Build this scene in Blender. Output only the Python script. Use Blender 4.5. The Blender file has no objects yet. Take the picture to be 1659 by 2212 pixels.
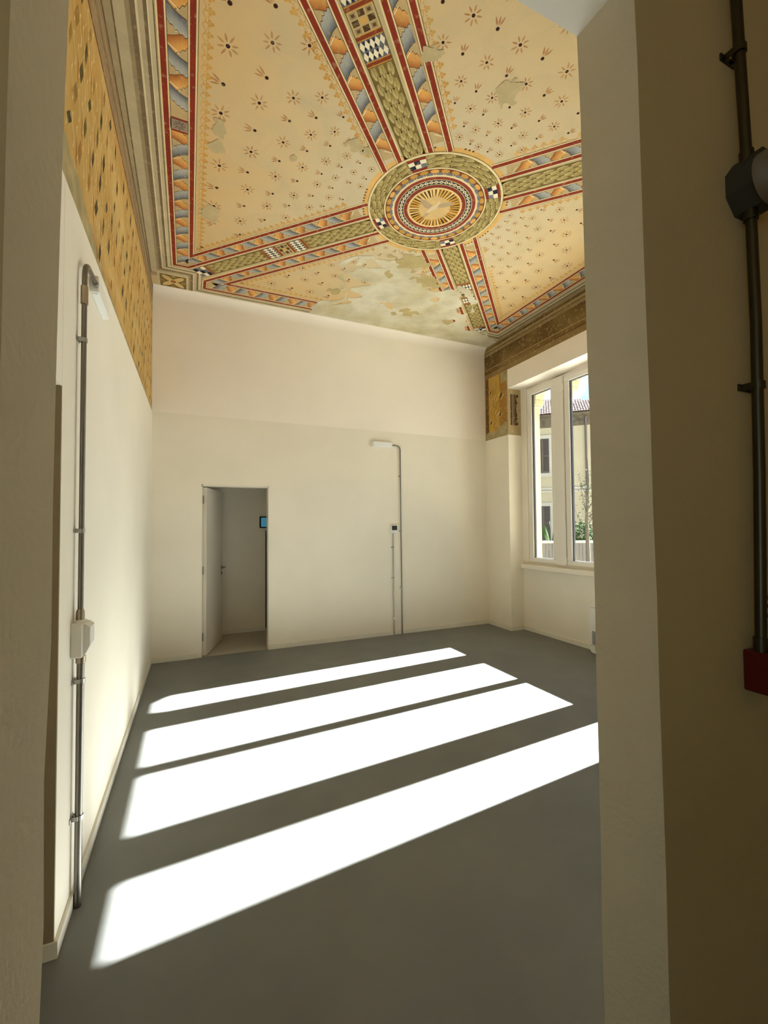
import bpy, math, random
from mathutils import Vector, Matrix, noise
random.seed(7)
C = bpy.context.scene.collection
scene = bpy.context.scene
PI = math.pi

# ------------------------------------------------------------------ camera
yaw, pitch, roll = math.radians(23.9392), math.radians(1.7573), math.radians(-0.4699)
fwd = Vector((math.sin(yaw)*math.cos(pitch), math.cos(yaw)*math.cos(pitch), math.sin(pitch)))
rgt = Vector((math.cos(yaw), -math.sin(yaw), 0)); upv = rgt.cross(fwd)
r2 = rgt*math.cos(roll) + upv*math.sin(roll); u2 = upv*math.cos(roll) - rgt*math.sin(roll)
cd = bpy.data.cameras.new('camera'); cam = bpy.data.objects.new('camera', cd); C.objects.link(cam)
cd.sensor_fit = 'HORIZONTAL'; cd.sensor_width = 36.0; cd.lens = 948.5621/1659*36
cd.clip_start = 0.02; cd.clip_end = 500
m = Matrix.Identity(4)
for i in range(3):
    m[i][0] = r2[i]; m[i][1] = u2[i]; m[i][2] = -fwd[i]
m[0][3], m[1][3], m[2][3] = 0.0, 0.0, 1.6
cam.matrix_world = m
scene.camera = cam

# ------------------------------------------------------------------ exposure, sky, sun
vs = scene.view_settings
scene.display_settings.display_device = 'sRGB'
vs.view_transform = 'Standard'; vs.look = 'None'; vs.gamma = 1.0; vs.use_curve_mapping = False
vs.exposure = 3.15
SKY = 0.40; SUN = 12.5
w = bpy.data.worlds.new('sky'); scene.world = w; w.use_nodes = True
nt = w.node_tree; nt.nodes.clear()
def wn(t, **k):
    n = nt.nodes.new(t)
    for a, v in k.items(): setattr(n, a, v)
    return n
tc = wn('ShaderNodeTexCoord'); sep = wn('ShaderNodeSeparateXYZ'); nt.links.new(tc.outputs['Generated'], sep.inputs[0])
rmp = wn('ShaderNodeValToRGB'); nt.links.new(sep.outputs[2], rmp.inputs[0])
cr = rmp.color_ramp; cr.elements[0].position = 0.0; cr.elements[0].color = (0.24, 0.34, 0.42, 1)
cr.elements[1].position = 0.7; cr.elements[1].color = (0.03, 0.10, 0.24, 1)
e = cr.elements.new(0.30); e.color = (0.045, 0.18, 0.29, 1)
mp = wn('ShaderNodeMapping'); nt.links.new(tc.outputs['Generated'], mp.inputs[0]); mp.inputs['Scale'].default_value = (1, 1, 2.2)
nz = wn('ShaderNodeTexNoise'); nt.links.new(mp.outputs[0], nz.inputs['Vector'])
nz.inputs['Scale'].default_value = 3.2; nz.inputs['Detail'].default_value = 7; nz.inputs['Roughness'].default_value = 0.55
cl = wn('ShaderNodeValToRGB'); nt.links.new(nz.outputs['Fac'], cl.inputs[0])
cl.color_ramp.elements[0].position = 0.50; cl.color_ramp.elements[0].color = (0, 0, 0, 1)
cl.color_ramp.elements[1].position = 0.66; cl.color_ramp.elements[1].color = (1, 1, 1, 1)
mx = wn('ShaderNodeMixRGB'); nt.links.new(cl.outputs[0], mx.inputs[0]); nt.links.new(rmp.outputs[0], mx.inputs[1])
mx.inputs[2].default_value = (1.0, 1.02, 1.05, 1)
bg = wn('ShaderNodeBackground'); nt.links.new(mx.outputs[0], bg.inputs[0]); bg.inputs[1].default_value = SKY
out = wn('ShaderNodeOutputWorld'); nt.links.new(bg.outputs[0], out.inputs[0])

sd = bpy.data.lights.new('sun', 'SUN'); sun = bpy.data.objects.new('sun', sd); C.objects.link(sun)
sd.energy = SUN; sd.angle = math.radians(0.6); sd.color = (1.0, 0.985, 0.965)
sun.location = (14, 5, 12)
sun.rotation_euler = Vector((-1, -0.078, -0.700)).to_track_quat('-Z', 'Y').to_euler()
try:
    scene.cycles.max_bounces = 16; scene.cycles.diffuse_bounces = 12; scene.cycles.transparent_max_bounces = 12
except Exception: pass

# ------------------------------------------------------------------ helpers
def lin(c):
    return tuple(((v/255)/12.92 if v <= 10 else (((v/255)+0.055)/1.055)**2.4) for v in c)
MATS = {}
def mat(name, col, rough=0.6, metal=0.0, var=0.0, vscale=4.0, bump=0.0, bscale=60.0, spec=0.5, emit=None, estr=0.0, dark=None):
    if name in MATS: return MATS[name]
    m = bpy.data.materials.new(name); m.use_nodes = True; nt = m.node_tree
    b = nt.nodes['Principled BSDF']
    c = tuple(col)[:3]
    b.inputs['Base Color'].default_value = (*c, 1)
    b.inputs['Roughness'].default_value = rough; b.inputs['Metallic'].default_value = metal
    if 'Specular IOR Level' in b.inputs: b.inputs['Specular IOR Level'].default_value = spec
    g = nt.nodes.new('ShaderNodeNewGeometry')
    if var > 0:
        n = nt.nodes.new('ShaderNodeTexNoise'); n.inputs['Scale'].default_value = vscale; n.inputs['Detail'].default_value = 6
        nt.links.new(g.outputs['Position'], n.inputs['Vector'])
        mr = nt.nodes.new('ShaderNodeMapRange'); nt.links.new(n.outputs['Fac'], mr.inputs[0])
        mr.inputs[1].default_value = 0.3; mr.inputs[2].default_value = 0.7
        mxx = nt.nodes.new('ShaderNodeMixRGB'); nt.links.new(mr.outputs[0], mxx.inputs[0])
        d = dark if dark else tuple(v*(1-var) for v in c)
        mxx.inputs[1].default_value = (*d, 1); mxx.inputs[2].default_value = (*[min(1, v*(1+var*0.3)) for v in c], 1)
        nt.links.new(mxx.outputs[0], b.inputs['Base Color'])
    if bump > 0:
        n2 = nt.nodes.new('ShaderNodeTexNoise'); n2.inputs['Scale'].default_value = bscale; n2.inputs['Detail'].default_value = 4
        nt.links.new(g.outputs['Position'], n2.inputs['Vector'])
        bp = nt.nodes.new('ShaderNodeBump'); bp.inputs['Strength'].default_value = bump; bp.inputs['Distance'].default_value = 0.004
        nt.links.new(n2.outputs['Fac'], bp.inputs['Height']); nt.links.new(bp.outputs[0], b.inputs['Normal'])
    if emit:
        b.inputs['Emission Color'].default_value = (*emit, 1); b.inputs['Emission Strength'].default_value = estr
    MATS[name] = m
    return m
def paintmat(name, gain=1.0, rough=0.85, wear=0.35):
    m = bpy.data.materials.new(name); m.use_nodes = True; nt = m.node_tree
    b = nt.nodes['Principled BSDF']; b.inputs['Roughness'].default_value = rough
    if 'Specular IOR Level' in b.inputs: b.inputs['Specular IOR Level'].default_value = 0.2
    a = nt.nodes.new('ShaderNodeVertexColor'); a.layer_name = 'Col'
    g = nt.nodes.new('ShaderNodeNewGeometry')
    n = nt.nodes.new('ShaderNodeTexNoise'); n.inputs['Scale'].default_value = 5; n.inputs['Detail'].default_value = 9; n.inputs['Roughness'].default_value = 0.65
    nt.links.new(g.outputs['Position'], n.inputs['Vector'])
    mr = nt.nodes.new('ShaderNodeMapRange'); nt.links.new(n.outputs['Fac'], mr.inputs[0])
    mr.inputs[1].default_value = 0.28; mr.inputs[2].default_value = 0.72; mr.inputs[3].default_value = gain*0.84; mr.inputs[4].default_value = gain*1.12
    mu = nt.nodes.new('ShaderNodeVectorMath'); mu.operation = 'SCALE'
    nt.links.new(a.outputs[0], mu.inputs[0]); nt.links.new(mr.outputs[0], mu.inputs['Scale'])
    n2 = nt.nodes.new('ShaderNodeTexNoise'); n2.inputs['Scale'].default_value = 26; n2.inputs['Detail'].default_value = 8
    nt.links.new(g.outputs['Position'], n2.inputs['Vector'])
    m2 = nt.nodes.new('ShaderNodeMapRange'); nt.links.new(n2.outputs['Fac'], m2.inputs[0])
    m2.inputs[1].default_value = 0.56; m2.inputs[2].default_value = 0.74; m2.inputs[3].default_value = 0.0; m2.inputs[4].default_value = wear
    mxx = nt.nodes.new('ShaderNodeMixRGB'); nt.links.new(m2.outputs[0], mxx.inputs[0]); nt.links.new(mu.outputs[0], mxx.inputs[1])
    mxx.inputs[2].default_value = (*[v*gain for v in lin((196, 176, 132))], 1)
    nt.links.new(mxx.outputs[0], b.inputs['Base Color'])
    MATS[name] = m
    return m

class MB:
    """collects shapes; build() links them as ONE mesh object"""
    def __init__(s): s.v = []; s.f = []; s.fm = []; s.fc = []; s.sm = []; s.cur = 0; s.smooth = False
    def mat(s, i): s.cur = i; return s
    def add(s, vs, fs, cols=None):
        o = len(s.v); s.v += [tuple(p) for p in vs]
        for i, f in enumerate(fs):
            s.f.append([o+k for k in f]); s.fm.append(s.cur); s.sm.append(s.smooth)
            s.fc.append(cols[i] if cols else None)
        return s
    def box(s, a, b):
        (x0, y0, z0), (x1, y1, z1) = [min(p, q) for p, q in zip(a, b)], [max(p, q) for p, q in zip(a, b)]
        vs = [(x0,y0,z0),(x1,y0,z0),(x1,y1,z0),(x0,y1,z0),(x0,y0,z1),(x1,y0,z1),(x1,y1,z1),(x0,y1,z1)]
        return s.add(vs, [(0,3,2,1),(4,5,6,7),(0,1,5,4),(1,2,6,5),(2,3,7,6),(3,0,4,7)])
    def bbox(s, a, b, r=0.004):
        """box with chamfered edges"""
        x0,y0,z0 = [min(p,q) for p,q in zip(a,b)]; x1,y1,z1 = [max(p,q) for p,q in zip(a,b)]
        r = min(r, (x1-x0)/2.1, (y1-y0)/2.1, (z1-z0)/2.1)
        vs = []; idx = {}
        for ix, x in enumerate((x0,x1)):
            for iy, y in enumerate((y0,y1)):
                for iz, z in enumerate((z0,z1)):
                    sx, sy, sz = (1-2*ix)*r, (1-2*iy)*r, (1-2*iz)*r
                    for ax, p in enumerate(((x, y+sy, z+sz), (x+sx, y, z+sz), (x+sx, y+sy, z))):
                        idx[(ix,iy,iz,ax)] = len(vs); vs.append(p)
        fs = []
        for i in (0,1):
            fs.append([idx[(i,a,b,0)] for a,b in ((0,0),(1,0),(1,1),(0,1))][::1 if i else -1])
            fs.append([idx[(a,i,b,1)] for a,b in ((0,0),(1,0),(1,1),(0,1))][::-1 if i else 1])
            fs.append([idx[(a,b,i,2)] for a,b in ((0,0),(1,0),(1,1),(0,1))][::1 if i else -1])
            for j in (0,1):
                q = [idx[(i,j,0,0)], idx[(i,j,1,0)], idx[(i,j,1,1)], idx[(i,j,0,1)]]; fs.append(q if (i+j)%2 else q[::-1])
                q = [idx[(i,0,j,0)], idx[(i,1,j,0)], idx[(i,1,j,2)], idx[(i,0,j,2)]]; fs.append(q if (i+j)%2==0 else q[::-1])
                q = [idx[(0,i,j,1)], idx[(1,i,j,1)], idx[(1,i,j,2)], idx[(0,i,j,2)]]; fs.append(q if (i+j)%2 else q[::-1])
                for k in (0,1):
                    t = [idx[(i,j,k,0)], idx[(i,j,k,1)], idx[(i,j,k,2)]]; fs.append(t if (i+j+k)%2 else t[::-1])
        return s.add(vs, fs)
    def prism(s, pts, h0, h1, axis='z', cap=True):
        """extrude a 2D outline along an axis (z: pts are x,y ; y: x,z ; x: y,z)"""
        n = len(pts)
        def P(a, b, h): return (a,b,h) if axis == 'z' else ((a,h,b) if axis == 'y' else (h,a,b))
        vs = [P(a,b,h0) for a,b in pts] + [P(a,b,h1) for a,b in pts]
        fs = [(i,(i+1)%n,n+(i+1)%n,n+i) for i in range(n)]
        if cap: fs += [tuple(range(n))[::-1], tuple(range(n,2*n))]
        return s.add(vs, fs)
    def tube(s, path, r, n=12, cap=True):
        path = [Vector(p) for p in path]; rings = []
        t0 = (path[1]-path[0]).normalized(); ref = Vector((0,0,1)) if abs(t0.z) < 0.9 else Vector((1,0,0))
        a = t0.cross(ref).normalized()
        for i, p in enumerate(path):
            t = ((path[min(i+1,len(path)-1)]-p).normalized() + (p-path[max(i-1,0)]).normalized()).normalized() if 0 < i < len(path)-1 else ((path[1]-path[0]) if i == 0 else (path[-1]-path[-2])).normalized()
            a = (a - t*a.dot(t)).normalized(); b = t.cross(a)
            rr = r[i] if isinstance(r, (list, tuple)) else r
            rings.append([p + a*rr*math.cos(2*PI*k/n) + b*rr*math.sin(2*PI*k/n) for k in range(n)])
        vs = [v for rg in rings for v in rg]; fs = []
        for i in range(len(rings)-1):
            for k in range(n): fs.append((i*n+k, i*n+(k+1)%n, (i+1)*n+(k+1)%n, (i+1)*n+k))
        sm = s.smooth; s.smooth = True; s.add(vs, fs); s.smooth = sm
        if cap:
            s.add(rings[0], [tuple(range(n))[::-1]]); s.add(rings[-1], [tuple(range(n))])
        return s
    def poly(s, pts, col=None):
        n = len(pts)
        return s.add(pts, [tuple(range(n))], [[col]*n] if col else None)
    def build(s, name, mats, parent=None, bevel=0):
        me = bpy.data.meshes.new(name)
        o = bpy.data.objects.new(name, me); C.objects.link(o)
        base = Vector((0,0,0))
        if parent is not None:
            o.parent = parent; p = parent
            while p is not None: base += p.location; p = p.parent
        me.from_pydata([tuple(Vector(v)-base) for v in s.v], [], s.f)
        for mm in (mats if isinstance(mats, (list, tuple)) else [mats]): me.materials.append(mm)
        me.polygons.foreach_set('material_index', s.fm); me.polygons.foreach_set('use_smooth', s.sm)
        if any(c is not None for c in s.fc):
            at = me.color_attributes.new('Col', 'FLOAT_COLOR', 'CORNER'); buf = []
            for f, c in zip(s.f, s.fc):
                for k in range(len(f)):
                    cc = c[k] if c else (0.5,0.5,0.5); buf += [cc[0],cc[1],cc[2],1.0]
            at.data.foreach_set('color', buf)
        me.update()
        return o
def tag(o, label=None, cat=None, group=None, kind=None):
    if label: o['label'] = label
    if cat: o['category'] = cat
    if group: o['group'] = group
    if kind: o['kind'] = kind
    return o
def thing(name, loc, label, cat, group=None):
    o = bpy.data.objects.new(name, None); C.objects.link(o); o.location = loc; o.empty_display_size = 0.1
    return tag(o, label, cat, group)
def struct(o, label=None): return tag(o, label, kind='structure')

# ------------------------------------------------------------------ materials
M_wall = mat('cream_wall_paint', (0.825, 0.775, 0.655), 0.8, var=0.05, vscale=1.5, bump=0.12, bscale=55, spec=0.3)
M_white = mat('white_wall_plaster', (0.885, 0.825, 0.725), 0.8, var=0.04, vscale=1.2, bump=0.12, bscale=45, spec=0.3)
M_hall = mat('hall_wall_plaster', (0.73, 0.565, 0.285), 0.85, var=0.06, vscale=2, bump=0.35, bscale=50, spec=0.25)
M_jamb = mat('rough_jamb_plaster', (0.61, 0.52, 0.35), 0.85, var=0.06, vscale=3, bump=0.5, bscale=70, spec=0.25)
M_base = mat('baseboard_paint', (0.76, 0.73, 0.64), 0.5, spec=0.4)
M_floor = mat('grey_resin_floor', (0.192, 0.198, 0.192), 0.5, var=0.10, vscale=2.5, bump=0.05, bscale=140, spec=0.2)
M_corr = mat('corridor_floor', (0.45, 0.41, 0.34), 0.55, var=0.05)
M_bare = mat('bare_old_plaster', lin((176, 160, 118)), 0.9, var=0.3, vscale=9, bump=0.6, bscale=40, spec=0.2)
M_steel = mat('galvanised_steel', (0.23, 0.215, 0.19), 0.38, 1.0)
M_dsteel = mat('dark_conduit_steel', (0.10, 0.085, 0.05), 0.35, 1.0)
M_clip = mat('clip_steel', (0.42, 0.42, 0.40), 0.4, 1.0)
M_brass = mat('nickel_coupling', (0.42, 0.35, 0.26), 0.35, 1.0)
M_plast = mat('white_plastic', (0.78, 0.77, 0.72), 0.35)
M_diff = mat('lamp_diffuser', (0.80, 0.81, 0.80), 0.3)
M_upvc = mat('window_frame_white', (0.76, 0.73, 0.66), 0.35)
M_gask = mat('window_gasket', (0.03, 0.03, 0.035), 0.6)
M_black = mat('black_plastic', (0.012, 0.012, 0.013), 0.3)
M_dark = mat('dark_slot', (0.01, 0.01, 0.01), 0.8)
M_door = mat('door_leaf_paint', (0.68, 0.63, 0.53), 0.4)
M_frame = mat('door_frame_paint', (0.72, 0.69, 0.60), 0.4)
M_reveal = mat('shaded_reveal_tone', (0.30, 0.235, 0.14), 0.7, var=0.1)  # shade on the opening's far reveal, put into its base colour
M_red = mat('red_enamel', (0.15, 0.003, 0.002), 0.35)
M_grey = mat('grey_cast_metal', (0.05, 0.043, 0.024), 0.6, 0.0)
M_clear = mat('grey_translucent_cover', (0.22, 0.175, 0.11), 0.55)
M_screen = mat('tablet_screen', (0.02, 0.08, 0.12), 0.2, emit=(0.05, 0.22, 0.30), estr=0.09)
M_scrtx = mat('tablet_screen_rows', (0.05, 0.1, 0.12), 0.2, emit=(0.03, 0.12, 0.2), estr=0.09)
M_stone = mat('yellow_facade_stone', (0.40, 0.33, 0.18), 0.8, var=0.06, vscale=4, bump=0.2, bscale=30)
M_fac = mat('neighbour_facade_plaster', (0.36, 0.305, 0.20), 0.85, var=0.06, vscale=1.0)
M_trimp = mat('facade_trim_stone', (0.36, 0.33, 0.27), 0.8)
M_friez = mat('frieze_paint', (0.11, 0.085, 0.05), 0.85, var=0.75, vscale=5.5)
M_tile = mat('terracotta_tile', (0.085, 0.036, 0.026), 0.8, var=0.45, vscale=7)
M_shut = mat('shutter_brown', (0.055, 0.038, 0.034), 0.6)
M_pipe = mat('drainpipe_brown', (0.07, 0.05, 0.05), 0.5)
M_ground = mat('outdoor_paving', (0.42, 0.40, 0.35), 0.9, var=0.2)
M_fence = mat('fence_grey_boards', (0.10, 0.09, 0.08), 0.7)
M_bark = mat('tree_bark', (0.06, 0.05, 0.035), 0.9)
M_leaf = mat('tree_leaf', (0.05, 0.065, 0.03), 0.9, var=0.4, vscale=6, spec=0.05)
M_leaf2 = mat('shrub_leaf', (0.035, 0.075, 0.018), 0.9, var=0.4, vscale=6, spec=0.05)
M_paint = paintmat('ceiling_fresco_paint', 1.25)
M_paintw = paintmat('wall_fresco_paint', 1.0, wear=0.6)

# glass: transparent with a Fresnel sheen
g = bpy.data.materials.new('window_glass'); g.use_nodes = True; gn = g.node_tree; gn.nodes.clear()
go = gn.nodes.new('ShaderNodeOutputMaterial'); gm = gn.nodes.new('ShaderNodeMixShader'); gt = gn.nodes.new('ShaderNodeBsdfTransparent')
gg = gn.nodes.new('ShaderNodeBsdfGlossy'); gf = gn.nodes.new('ShaderNodeFresnel')
gt.inputs[0].default_value = (0.93, 0.95, 0.94, 1); gg.inputs['Roughness'].default_value = 0.02; gf.inputs[0].default_value = 1.45
gq = gn.nodes.new('ShaderNodeNewGeometry'); gx = gn.nodes.new('ShaderNodeMath'); gx.operation = 'MULTIPLY_ADD'
gx.inputs[1].default_value = 1/1.45-1.45; gx.inputs[2].default_value = 1.45     # same sheen from both faces of the pane
gn.links.new(gq.outputs['Backfacing'], gx.inputs[0]); gn.links.new(gx.outputs[0], gf.inputs[0])
gn.links.new(gf.outputs[0], gm.inputs[0]); gn.links.new(gt.outputs[0], gm.inputs[1]); gn.links.new(gg.outputs[0], gm.inputs[2]); gn.links.new(gm.outputs[0], go.inputs[0])
M_glass = g

# ceiling ground: ochre lime paint, warmer towards the painted frame
cm = bpy.data.materials.new('ceiling_ochre_ground'); cm.use_nodes = True; cn = cm.node_tree
cb = cn.nodes['Principled BSDF']; cb.inputs['Roughness'].default_value = 0.88
cb.inputs['Specular IOR Level'].default_value = 0.2
geo = cn.nodes.new('ShaderNodeNewGeometry')
def cnode(t, **k):
    n = cn.nodes.new(t)
    for a, v in k.items(): setattr(n, a, v)
    return n
vd = cnode('ShaderNodeVectorMath', operation='SUBTRACT'); cn.links.new(geo.outputs['Position'], vd.inputs[0]); vd.inputs[1].default_value = (2.04, 3.40, 4.5)
ab = cnode('ShaderNodeVectorMath', operation='ABSOLUTE'); cn.links.new(vd.outputs[0], ab.inputs[0])
sx = cnode('ShaderNodeSeparateXYZ'); cn.links.new(ab.outputs[0], sx.inputs[0])
mxm = cnode('ShaderNodeMath', operation='MAXIMUM'); cn.links.new(sx.outputs[0], mxm.inputs[0]); cn.links.new(sx.outputs[1], mxm.inputs[1])
n1 = cnode('ShaderNodeTexNoise'); cn.links.new(geo.outputs['Position'], n1.inputs['Vector']); n1.inputs['Scale'].default_value = 2.0; n1.inputs['Detail'].default_value = 8; n1.inputs['Roughness'].default_value = 0.6
ad = cnode('ShaderNodeMath', operation='MULTIPLY_ADD'); cn.links.new(n1.outputs['Fac'], ad.inputs[0]); ad.inputs[1].default_value = 1.1; cn.links.new(mxm.outputs[0], ad.inputs[2])
mr = cnode('ShaderNodeMapRange'); cn.links.new(ad.outputs[0], mr.inputs[0]); mr.inputs[1].default_value = 1.3; mr.inputs[2].default_value = 2.6
mx1 = cnode('ShaderNodeMixRGB'); cn.links.new(mr.outputs[0], mx1.inputs[0])
mx1.inputs[1].default_value = (*lin((212, 196, 162)), 1); mx1.inputs[2].default_value = (*lin((216, 184, 130)), 1)
n3 = cnode('ShaderNodeTexNoise'); cn.links.new(geo.outputs['Position'], n3.inputs['Vector']); n3.inputs['Scale'].default_value = 3.6; n3.inputs['Detail'].default_value = 9; n3.inputs['Roughness'].default_value = 0.68; n3.inputs['Distortion'].default_value = 0.6
m3 = cnode('ShaderNodeMapRange'); cn.links.new(n3.outputs['Fac'], m3.inputs[0]); m3.inputs[1].default_value = 0.46; m3.inputs[2].default_value = 0.72; m3.inputs[4].default_value = 0.75
mx2 = cnode('ShaderNodeMixRGB'); cn.links.new(m3.outputs[0], mx2.inputs[0]); cn.links.new(mx1.outputs[0], mx2.inputs[1]); mx2.inputs[2].default_value = (*lin((198, 182, 146)), 1)
cn.links.new(mx2.outputs[0], cb.inputs['Base Color'])
n4 = cnode('ShaderNodeTexNoise'); cn.links.new(geo.outputs['Position'], n4.inputs['Vector']); n4.inputs['Scale'].default_value = 30
bp = cnode('ShaderNodeBump'); bp.inputs['Strength'].default_value = 0.2; bp.inputs['Distance'].default_value = 0.004
cn.links.new(n4.outputs['Fac'], bp.inputs['Height']); cn.links.new(bp.outputs[0], cb.inputs['Normal'])
M_ceil = cm

# ================================================================== ROOM SHELL
YB, YF, ZC, ZT = 5.8786, 0.80, 4.50, 2.982
def XL(y): return -0.4089 - 0.0116*(YB - y)
def XR(y): return 4.4478 - 0.0109*(YB - y)
XN = 4.69                                    # wall plane at the back of the window niche

f = MB(); f.box((-2.2, -2.6, -0.12), (5.2, 5.90, 0.0)); struct(f.build('floor', M_floor), 'smooth grey resin floor with bright sun stripes')
f = MB(); f.box((-0.9, 5.90, -0.12), (2.6, 7.6, 0.0)); struct(f.build('floor', M_corr), 'beige corridor floor behind the open door')

# left wall: lower cream plaster with an opening near the camera, bare fresco wall above
b = MB()
TH = 0.32
def lpris(y0, y1, z0, z1, inset=0.0):
    b.prism([(XL(y0)-inset, y0), (XL(y0)-TH, y0), (XL(y1)-TH, y1), (XL(y1)-inset, y1)], z0, z1)
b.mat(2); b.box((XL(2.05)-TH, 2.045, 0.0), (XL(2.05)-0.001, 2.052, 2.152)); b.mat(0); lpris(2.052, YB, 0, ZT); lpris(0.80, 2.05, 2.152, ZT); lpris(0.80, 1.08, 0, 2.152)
b.mat(1); lpris(0.80, YB, ZT, ZC, 0.006)
b.mat(0); b.box((XL(1.5)-0.36, 1.0, 0), (XL(1.5)-0.30, 2.15, 2.2))
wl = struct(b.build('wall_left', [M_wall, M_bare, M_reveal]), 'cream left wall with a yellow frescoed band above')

# back wall with door opening; upper part whiter; cove fillet at the ceiling
DX0, DX1, DH = 0.1414, 0.9549, 2.124
b = MB()
b.mat(0); b.box((-0.9, YB, 0), (DX0, YB+0.12, 2.986)); b.box((DX1, YB, 0), (4.9, YB+0.12, 2.986)); b.box((DX0, YB, DH), (DX1, YB+0.12, 2.986))
b.mat(1); b.box((-0.9, YB, 2.986), (4.9, YB+0.12, ZC+0.1))
struct(b.build('wall_back', [M_wall, M_white]), 'back wall, cream below and whiter above, with a door opening')
b = MB()
prof = [(YB+0.001, 4.36)]
for k in range(0, 17):
    a = k/16*PI/2; prof.append((YB-0.085*(1-math.cos(a)), 4.37+0.127*math.sin(a)))
prof += [(YB+0.001, 4.497)]
b.prism([(y, z) for y, z in prof], XL(YB), XR(YB), axis='x'); b.smooth = False
struct(b.build('trim_1', M_white), 'plaster cove between back wall and ceiling')

# right wall: pilaster, window niche, lintel box
PY, NY = 5.31, 2.08                            # niche from NY to PY
FY0, FY1, FZ0, FZ1 = 2.18, 5.185, 1.02, 3.66   # hole for the window frame
b = MB()
def rpris(y0, y1, z0, z1, xo=4.78, mi=0, front=None):
    b.mat(mi); xa = XR(y0) if front is None else front; xb = XR(y1) if front is None else front
    b.prism([(xa, y0), (xo, y0), (xo, y1), (xb, y1)], z0, z1)
rpris(PY, YB, 0, 2.97); rpris(PY, YB, 2.97, ZC, mi=1)
rpris(0.80, NY, 0, ZC)
rpris(NY, PY, 0, 0.94, front=XN)                # parapet under the sill
rpris(NY, PY, 3.68, 3.968, mi=2)               # white roller box over the window
rpris(NY, PY, 3.968, ZC, mi=1)                  # old wall above
rpris(FY1, PY, 0.94, 2.99, front=XN, mi=0); rpris(FY1, PY, 2.99, 3.68, front=XN, mi=0)
rpris(NY, FY0, 0.94, 3.68, front=XN, mi=0)
wr = struct(b.build('wall_right', [M_wall, M_bare, M_white]), 'right wall with a pilaster and the window niche')
# masonry outside the window frame
b = MB()
b.box((4.78, FY1, -0.9), (4.95, 6.4, 5.2)); b.box((4.78, 0.6, -0.9), (4.95, FY0, 5.2)); b.box((4.78, FY0, -0.9), (4.95, FY1, 0.93)); b.box((4.78, FY0, 3.655), (4.95, FY1, 5.2))
b.box((4.76, FY0, 0.93), (5.02, FY1, 1.0))
struct(b.build('wall_outside', M_stone), 'yellow outer wall face around the window')

# partition between the hall (camera side) and the room, with a plastered opening
b = MB()
OY0, OY1, OZ = 0.65, 0.80, 2.865
def lx(c, z): return c[0] + c[1]*z
cR0, cR1, cL0, cL1 = (0.958, -0.0111), (0.9306, -0.0051), (-0.2109, 0.0049), (-0.2035, 0.0112)
def quadwall(sign, c0, c1, xfar):
    """opening side: slightly leaning reveal from y=OY0 (c0) to y=OY1 (c1)"""
    zs = [0.0] + [OZ*k/14 for k in range(1, 15)]
    jit = [random.uniform(-0.0025, 0.0025) for _ in zs]
    rows = []
    for z, j in zip(zs, jit):
        bow = 0.010*math.sin(PI*z/OZ) if xfar > 0 else 0.0        # the old plaster edge bellies slightly
        rows.append([(lx(c0, z)+j+bow*0.7, OY0, z), (lx(c1, z)+j+bow, OY1, z)])
    vs = []; fs = []; fm = []
    for r in rows: vs += [(xfar, OY0, r[0][2]), r[0], r[1], (xfar, OY1, r[0][2])]
    for i in range(len(rows)-1):
        o = i*4
        for k, mi in ((0, 0), (1, 1), (2, 2)):
            q = (o+k, o+k+1, o+4+k+1, o+4+k); b.mat(mi)
            b.f.append([len(b.v)+x for x in (q if sign > 0 else q[::-1])]); b.fm.append(mi); b.sm.append(False); b.fc.append(None)
    b.v += vs
quadwall(-1, cR0, cR1, 5.1); quadwall(1, cL0, cL1, -2.2)
b.mat(3); b.box((-2.2, OY0+0.004, OZ), (5.1, OY1, ZC+0.1)); b.mat(0); b.box((-2.2, OY0, OZ), (5.1, OY0+0.004, ZC+0.1))
struct(b.build('wall_front', [M_hall, M_jamb, M_wall, M_white]), 'near partition wall with the plastered opening we look through')

# hall around the camera
b = MB()
b.box((2.5, -2.6, 0), (2.6, OY0, 3.4)); b.box((-2.2, -2.6, 0), (2.6, -2.5, 3.4))
struct(b.build('wall_hall', M_hall), 'hall walls behind the camera')
b = MB()
b.box((-2.2, -2.6, 0), (-2.1, -2.2, 3.4)); b.box((-2.2, -0.6, 0), (-2.1, OY0, 3.4)); b.box((-2.2, -2.2, 0), (-2.1, -0.6, 0.9)); b.box((-2.2, -2.2, 2.9), (-2.1, -0.6, 3.4))
struct(b.build('wall_hall', M_hall), 'hall wall with an open window beside the camera')
b = MB(); b.box((-2.2, -2.6, 3.4), (2.6, OY0, 3.5)); struct(b.build('ceiling_hall', M_hall), 'plain hall ceiling')

# ceilings
b = MB(); b.box((-0.95, OY1-0.05, ZC), (5.1, YB+0.12, ZC+0.15)); ceil = struct(b.build('ceiling', M_ceil), 'ochre frescoed ceiling with ribs, stars and a round medallion')

# corridor behind the door
b = MB()
b.box((-0.9, 7.0, 0), (1.085, 7.12, 2.8)); b.box((-0.9, YB+0.12, 0), (-0.8, 7.0, 2.8)); b.box((2.5, YB+0.12, 0), (2.6, 7.6, 2.8)); b.box((1.085, 7.0, 1.545), (2.6, 7.12, 2.8)); b.box((1.06, 7.5, 0), (2.6, 7.6, 2.8)); b.box((1.02, 7.12, 0), (1.085, 7.5, 2.8))
struct(b.build('wall_corridor', M_wall), 'corridor wall seen through the open door')
b = MB(); b.box((-0.9, YB+0.12, 2.7), (2.6, 7.6, 2.8)); struct(b.build('ceiling_corridor', M_white), 'corridor ceiling')

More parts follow.
